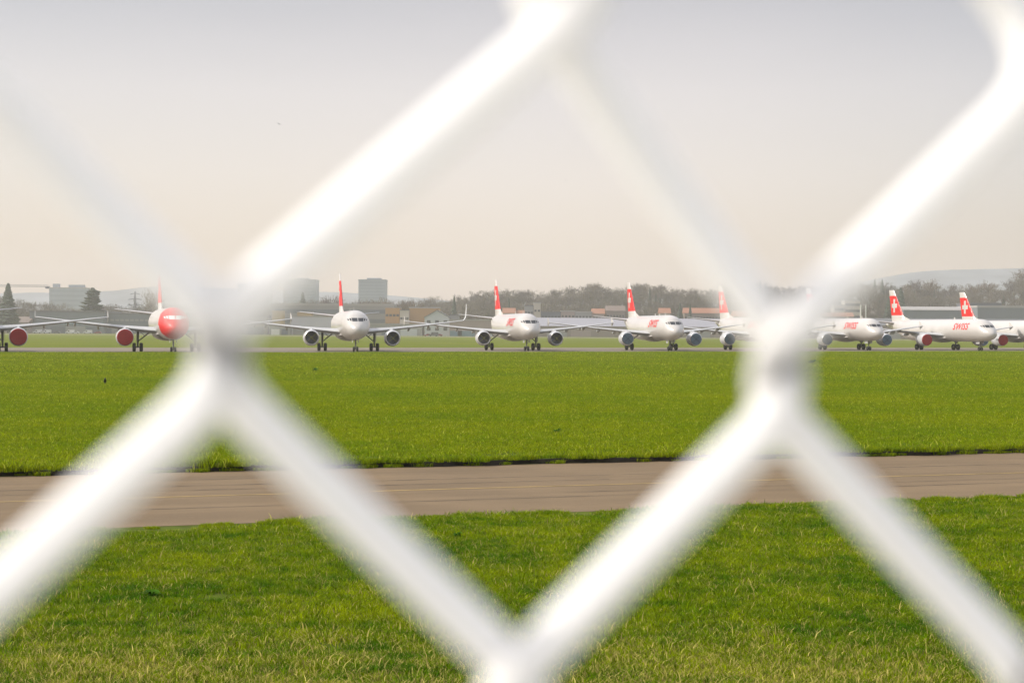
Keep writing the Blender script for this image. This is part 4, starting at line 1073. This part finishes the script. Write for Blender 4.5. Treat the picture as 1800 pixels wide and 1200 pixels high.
hs = [(884, 905, 541, 'r_red', 'b_cream', 'red-roofed house directly behind the nose of the fourth airliner'), (905.8, 921, 545, 'r_red', 'b_white', 'low house with a reddish roof above the windscreen of the fourth airliner'),
      (922, 937, 538, 'r_dark', 'b_grey', 'dark-roofed house right of the red-roofed houses behind the fourth airliner'), (937.8, 950, 533, 'r_light', 'b_cream', 'tall cream house with a flat pale top above the long hall'),
      (951, 985, 549, 'r_dark', 'b_dark', 'low dark building with a grey roof above the left end of the long hall'), (986, 1010, 547.5, 'r_light', 'b_pink', 'pinkish house peering over the lavender roof of the long hall'),
      (1011, 1040, 549, 'r_light', 'b_grey', 'low pale-roofed house left of the fifth airliner, above the long hall'), (1041, 1062, 542, 'r_red', 'b_pink', 'brown-red house left of the tail of the fifth airliner'),
      (1066, 1098, 537, 'r_brown', 'b_brown', 'brown house with a wide roof just left of the red tail of the fifth airliner'), (1160, 1178, 541, 'r_red', 'b_cream', 'small house with a reddish roof above the nose of the fifth airliner'),
      (1203, 1267, 541, 'r_red', 'b_brown', 'long red-tiled roof house between the fifth and the sixth airliner')]
for (x0, x1, yt, rm, wl, lb) in hs:
    bld('house', lb, x0, x1, yt, 1165, 12, wl, 'gable_side' if rm in ('r_red', 'r_brown') else 'flat', rm, 3.4 if rm in ('r_red', 'r_brown') else .6, wins=(max(2, int((x1-x0)/5)), 3, 1.3, 1.3, 4), group='houses above the long hall')
bld('house', 'house with a dull red roof between the sixth airliner and the wire knot', 1290, 1350, 546, 1165, 14, 'b_cream', 'gable_side', 'r_red', 3.5, wins=(9, 2, 1.4, 1.3, 5), group='houses above the long hall')
ap = bld('apartment_house', 'stepped cream apartment house with balconies above the seventh airliner, upper block', 1485, 1512, 529, 1200, 14, 'b_cream', 'flat', 'r_light', .7, bands=6)
bld('apartment_house', 'lower cream apartment house stepping down left of the upper block above the seventh airliner', 1466, 1484, 537, 1195, 14, 'b_cream', 'flat', 'r_light', .7, bands=5)
bld('house', 'reddish low house under the stepped apartment houses', 1440, 1500, 549, 1168, 12, 'b_pink', 'gable_side', 'r_red', 2.5, wins=(10, 2, 1.4, 1.3, 4), group='houses above the long hall')
bld('hangar', 'wide blue-grey hall with a pale curved roof behind the tail of the long airliner', 1588, 1716, 538, 1175, 50, 'b_bluegrey', 'barrel', 'r_light', 2.6, wins=(14, 1, 3, 2, 6), winm='b_dark', cat='hangar')
bld('hangar', 'grey hall with a pale flat roof and dark openings at the right edge', 1718, 1850, 541, 1160, 50, 'b_bluegrey', 'flat', 'r_light', 1.4, wins=(8, 1, 4, 3, 7), winm='b_dark', cat='hangar')
bld('roof_building', 'dark-roofed building peering over the grey hall at the right edge', 1700, 1760, 534, 1225, 30, 'b_dark', 'flat', 'r_dark', .7, wins=(8, 1, 2, 1.5, 10))
bld('warehouse', 'low grey hall with a lavender roof behind the two rightmost airliners', 1464, 1880, 559.5, 1085, 40, 'b_brown', 'gable_side', 'r_dark', 4.5, doors=tuple(((k+.5)/10, 10, 4, ('b_grey', 'b_brown')[k % 2]) for k in range(10)))

# masts, pylon, crane
for i, x in enumerate((1512.5, 1521.5)):
    D = 1060; h = PZ(x, 536, D); mb = MB(); mb.tube([(0, 0, 0), (0, 0, h)], [.45, .38], 10)
    r = empty('mast', (PX(x, D), D, 0)); tag(r, ['left', 'right'][i]+' one of two white masts above the nose of the seventh airliner', 'mast', 'white masts')
    link('pole', mb.mesh('pole', M['b_white'], True, 40), r); b = MB(); b.box(-.6, .6, -.6, .6, h, h+.5); link('mast_head', b.mesh('mast_head', M['r_light']), r)
for (x, yt, D, lb) in ((237, 512, 1500, 'thin lattice power pylon left of the narrow bare tree'), (1160, 490, 1900, None)):
    if lb is None: continue
    H = PZ(x, yt, D); mb = MB()
    for sx_ in (-1, 1):
        for sy in (-1, 1): mb.tube([(sx_*3, sy*3, 0), (sx_*.7, sy*.7, H*.6), (sx_*.2, sy*.2, H)], .28, 4)
    for k in range(8):
        z = H*k/9; q = 3-2.4*k/9; mb.tube([(-q, -q, z), (q*.85, -q*.85, z+H/9)], .18, 4); mb.tube([(q, -q, z), (-q*.85, -q*.85, z+H/9)], .18, 4)
    r = empty('power_pylon', (PX(x, D), D, 0)); tag(r, lb, 'pylon'); link('tower', mb.mesh('tower', M['b_bluegrey']), r)
    for zf, wd in ((.66, 6.5), (.80, 5.5), (.93, 4)):
        b = MB(); b.tube([(-wd, 0, H*zf), (0, 0, H*zf+1), (wd, 0, H*zf)], .3, 4); link('crossarm', b.mesh('crossarm', M['b_bluegrey']), r)
D = 1500; zc = PZ(40, 503.5, D); r = empty('construction_crane', (PX(-45, D), D, 0)); tag(r, 'tower crane with a long thin jib reaching in from the left edge', 'crane')
mb = MB()
for sx_ in (-1, 1):
    for sy in (-1, 1): mb.tube([(sx_, sy, 0), (sx_, sy, zc+4)], .15, 4)
for k in range(20): mb.tube([(-1, -1, zc*k/20), (1, -1, zc*(k+1)/20)], .1, 4)
link('tower', mb.mesh('tower', M['b_yellow']), r)
L = PX(88, D)-PX(-45, D); mb = MB(); mb.tube([(-12, 0, zc), (L, 0, zc)], .22, 4); mb.tube([(-1, 0, zc+1.4), (L-2, 0, zc+1.2)], .15, 4)
for k in range(24): mb.tube([(L*k/24, 0, zc), (L*(k+.5)/24, 0, zc+1.3), (L*(k+1)/24, 0, zc)], .08, 4)
link('jib', mb.mesh('jib', M['b_bluegrey']), r)
b = MB(); b.box(L-4, L-1, -.8, .8, zc-1.6, zc-.2); link('trolley', b.mesh('trolley', M['b_dark']), r)
b = MB(); b.box(-12, -8, -1, 1, zc-2.5, zc-.3); link('counterweight', b.mesh('counterweight', M['b_grey']), r)

# parked vehicles far off
M['vw'] = mat('white_vehicle', (.6, .6, .6), .35, coat=.4); M['vg'] = mat('grey_vehicle', (.10, .11, .12), .35, coat=.4); M['vr'] = mat('red_vehicle', (.25, .03, .03), .35, coat=.4)
def m_vehicle(van):
    mb = MB(); L, H = (5.4, 2.3) if van else (4.4, 1.45)
    prof = [(0, .35), (0, .9), (.9, 1.05), (1.5, 1.95), (1.8, H), (L-.1, H), (L, .5), (L, .35)] if van else [(0, .3), (0, .75), (1.0, .9), (1.7, H-.02), (3.2, H), (4.1, .95), (L, .9), (L, .3)]
    mb.loft([[(x-L/2, s*.88, z) for x, z in prof] for s in (-1, 1)]); return mb
def vehicle(px_, D, van, cm, label, rz):
    r = empty('van' if van else 'car', (PX(px_, D), D, .02), rz); tag(r, label, 'van' if van else 'car', 'vehicles parked before the hangars')
    link('body', cached(('veh', van, cm), lambda: m_vehicle(van).mesh('body', M[cm], True, 30)), r)
    L = 5.4 if van else 4.4
    for s in (-1, 1):
        z0, z1 = (1.15, 1.8) if van else (.95, 1.3)
        b = cached(('vwin', van, s), lambda: MB().box(-L*.20, L*.25 if not van else -L*.02, s*.885-.01, s*.885+.01, z0, z1).mesh('window', M['glass'])); link('window', b, r)
    for wx in (-L*.32, L*.32):
        for s in (-1, 1): link('wheel', cached(('vwh',), lambda: MB().lathe([(-.1, .02), (-.1, .33), (.1, .33), (.1, .02)], 'y', 14, (0, 0, 0), 0, True, True).mesh('wheel', M['rubber'], True, 30)), r, (wx, s*.8, .33))
for (px_, D, van, cm, lb, rz) in ((66, 1105, True, 'vw', 'white van parked before the dark hangar at the far left', 0), (74, 1104, False, 'vw', 'white car right of the white van at the far left hangar', .1), (82, 1106, True, 'vw', 'second white van before the far left hangar', 0),
        (100, 1104, False, 'vg', 'dark car before the middle of the far left hangar', 0), (123, 1105, True, 'vw', 'white van below the broad dark pine', 0), (133, 1104, False, 'vw', 'white car below the broad dark pine', 0), (154, 1105, True, 'vw', 'white van at the right end of the far left hangar', 0),
        (172, 1105, False, 'vr', 'small red car at the right end of the far left hangar', 0), (210, 1108, False, 'vw', 'pale car before the second dark hangar', 0),
        (752, 1010, False, 'vr', 'reddish car parked left of the grey van on the far taxiway', 0), (762, 1008, True, 'vg', 'dark grey van on the far taxiway below the gabled hall', 0), (771, 1010, False, 'vr', 'reddish car parked right of the grey van on the far taxiway', 0)):
    vehicle(px_, D, van, cm, lb, rz)

# ================================================================== BIRDS
M['feather'] = mat('black_feathers', (.012, .012, .013), .5)
def bird_body(mb, L):
    prof = [(-.5, .01), (-.42, .06), (-.2, .15), (0, .19), (.2, .16), (.32, .10), (.38, .095), (.45, .10), (.52, .07), (.56, .03), (.66, .006)]
    return prof
def crow():
    mb = MB(); rr = []; cen = [(-.5, .14), (-.42, .17), (-.2, .24), (0, .30), (.16, .38), (.24, .47), (.28, .53), (.33, .57), (.38, .575), (.42, .565), (.52, .545)]
    rad = [.02, .05, .11, .15, .13, .085, .075, .08, .07, .03, .005]
    for (x, z), r_ in zip(cen, rad): rr.append([(x, r_*math.cos(a)*(1.0), z+r_*math.sin(a)) for a in [2*math.pi*k/12 for k in range(12)]])
    mb.loft(rr)
    for s in (-.06, .06): mb.tube([(.02, s, .22), (.0, s, .10), (.02, s, 0)], .014, 5); mb.tube([(-.03, s, .008), (.09, s, .008)], .01, 5)
    return mb.mesh('crow', M['feather'], True, 60)
D = CAM_Z*F/(680.5-YH(185)); o = link('crow', crow(), loc=(PX(185, D), D, TZ+.04)); o.scale = (.52, .52, .52); o.rotation_euler = (0, 0, R(285)); tag(o, 'small black crow standing in the green meadow on the left', 'bird')
def flyer():
    mb = MB(); rr = []
    for x, r_ in ((-.5, .01), (-.3, .05), (0, .09), (.2, .08), (.3, .05), (.4, .05), (.5, .01)): rr.append([(x, r_*math.cos(a), r_*math.sin(a)) for a in [2*math.pi*k/10 for k in range(10)]])
    mb.loft(rr)
    for s in (-1, 1):
        mb.loft([[(.15, s*.04, .03), (-.15, s*.04, .03), (-.15, s*.04, .0), (.15, s*.04, .0)], [(.2, s*.5, .16), (-.12, s*.5, .16), (-.12, s*.5, .14), (.2, s*.5, .14)], [(-.05, s*1.05, .08), (-.14, s*1.05, .08), (-.14, s*1.05, .07), (-.05, s*1.05, .07)]])
    return mb.mesh('bird', M['feather'], True, 60)
fm = flyer()
for (px_, py_, D, sc_, rz, lb) in ((488.5, 218.5, 150, .30, 1.2, 'small dark bird flying in the open sky on the left'), (993, 318.5, 330, .28, .4, 'tiny faint bird flying in the sky near the middle')):
    o = link('bird', fm, loc=(PX(px_, D), D, PZ(px_, py_, D))); o.scale = (sc_,)*3; o.rotation_euler = (R(20), 0, rz); tag(o, lb, 'bird', 'birds in flight')

# ================================================================== HAZE
mb = MB(); mb.box(-3100, 3100, -650, 2950, -4.5, 100)
me = mb.mesh('haze', []); hm = bpy.data.materials.new('haze'); hm.use_nodes = True; nt = hm.node_tree; nt.nodes.remove(nt.nodes['Principled BSDF'])
pv = nt.nodes.new('ShaderNodeVolumePrincipled'); pv.inputs['Density'].default_value = .00020; pv.inputs['Color'].default_value = (.995, .97, .96, 1); pv.inputs['Anisotropy'].default_value = 0.2
nt.links.new(pv.outputs[0], nt.nodes['Material Output'].inputs['Volume']); me.materials.append(hm)
hz_ = link('haze', me); tag(hz_, 'thin pale haze over the whole airfield', 'haze', kind='stuff')
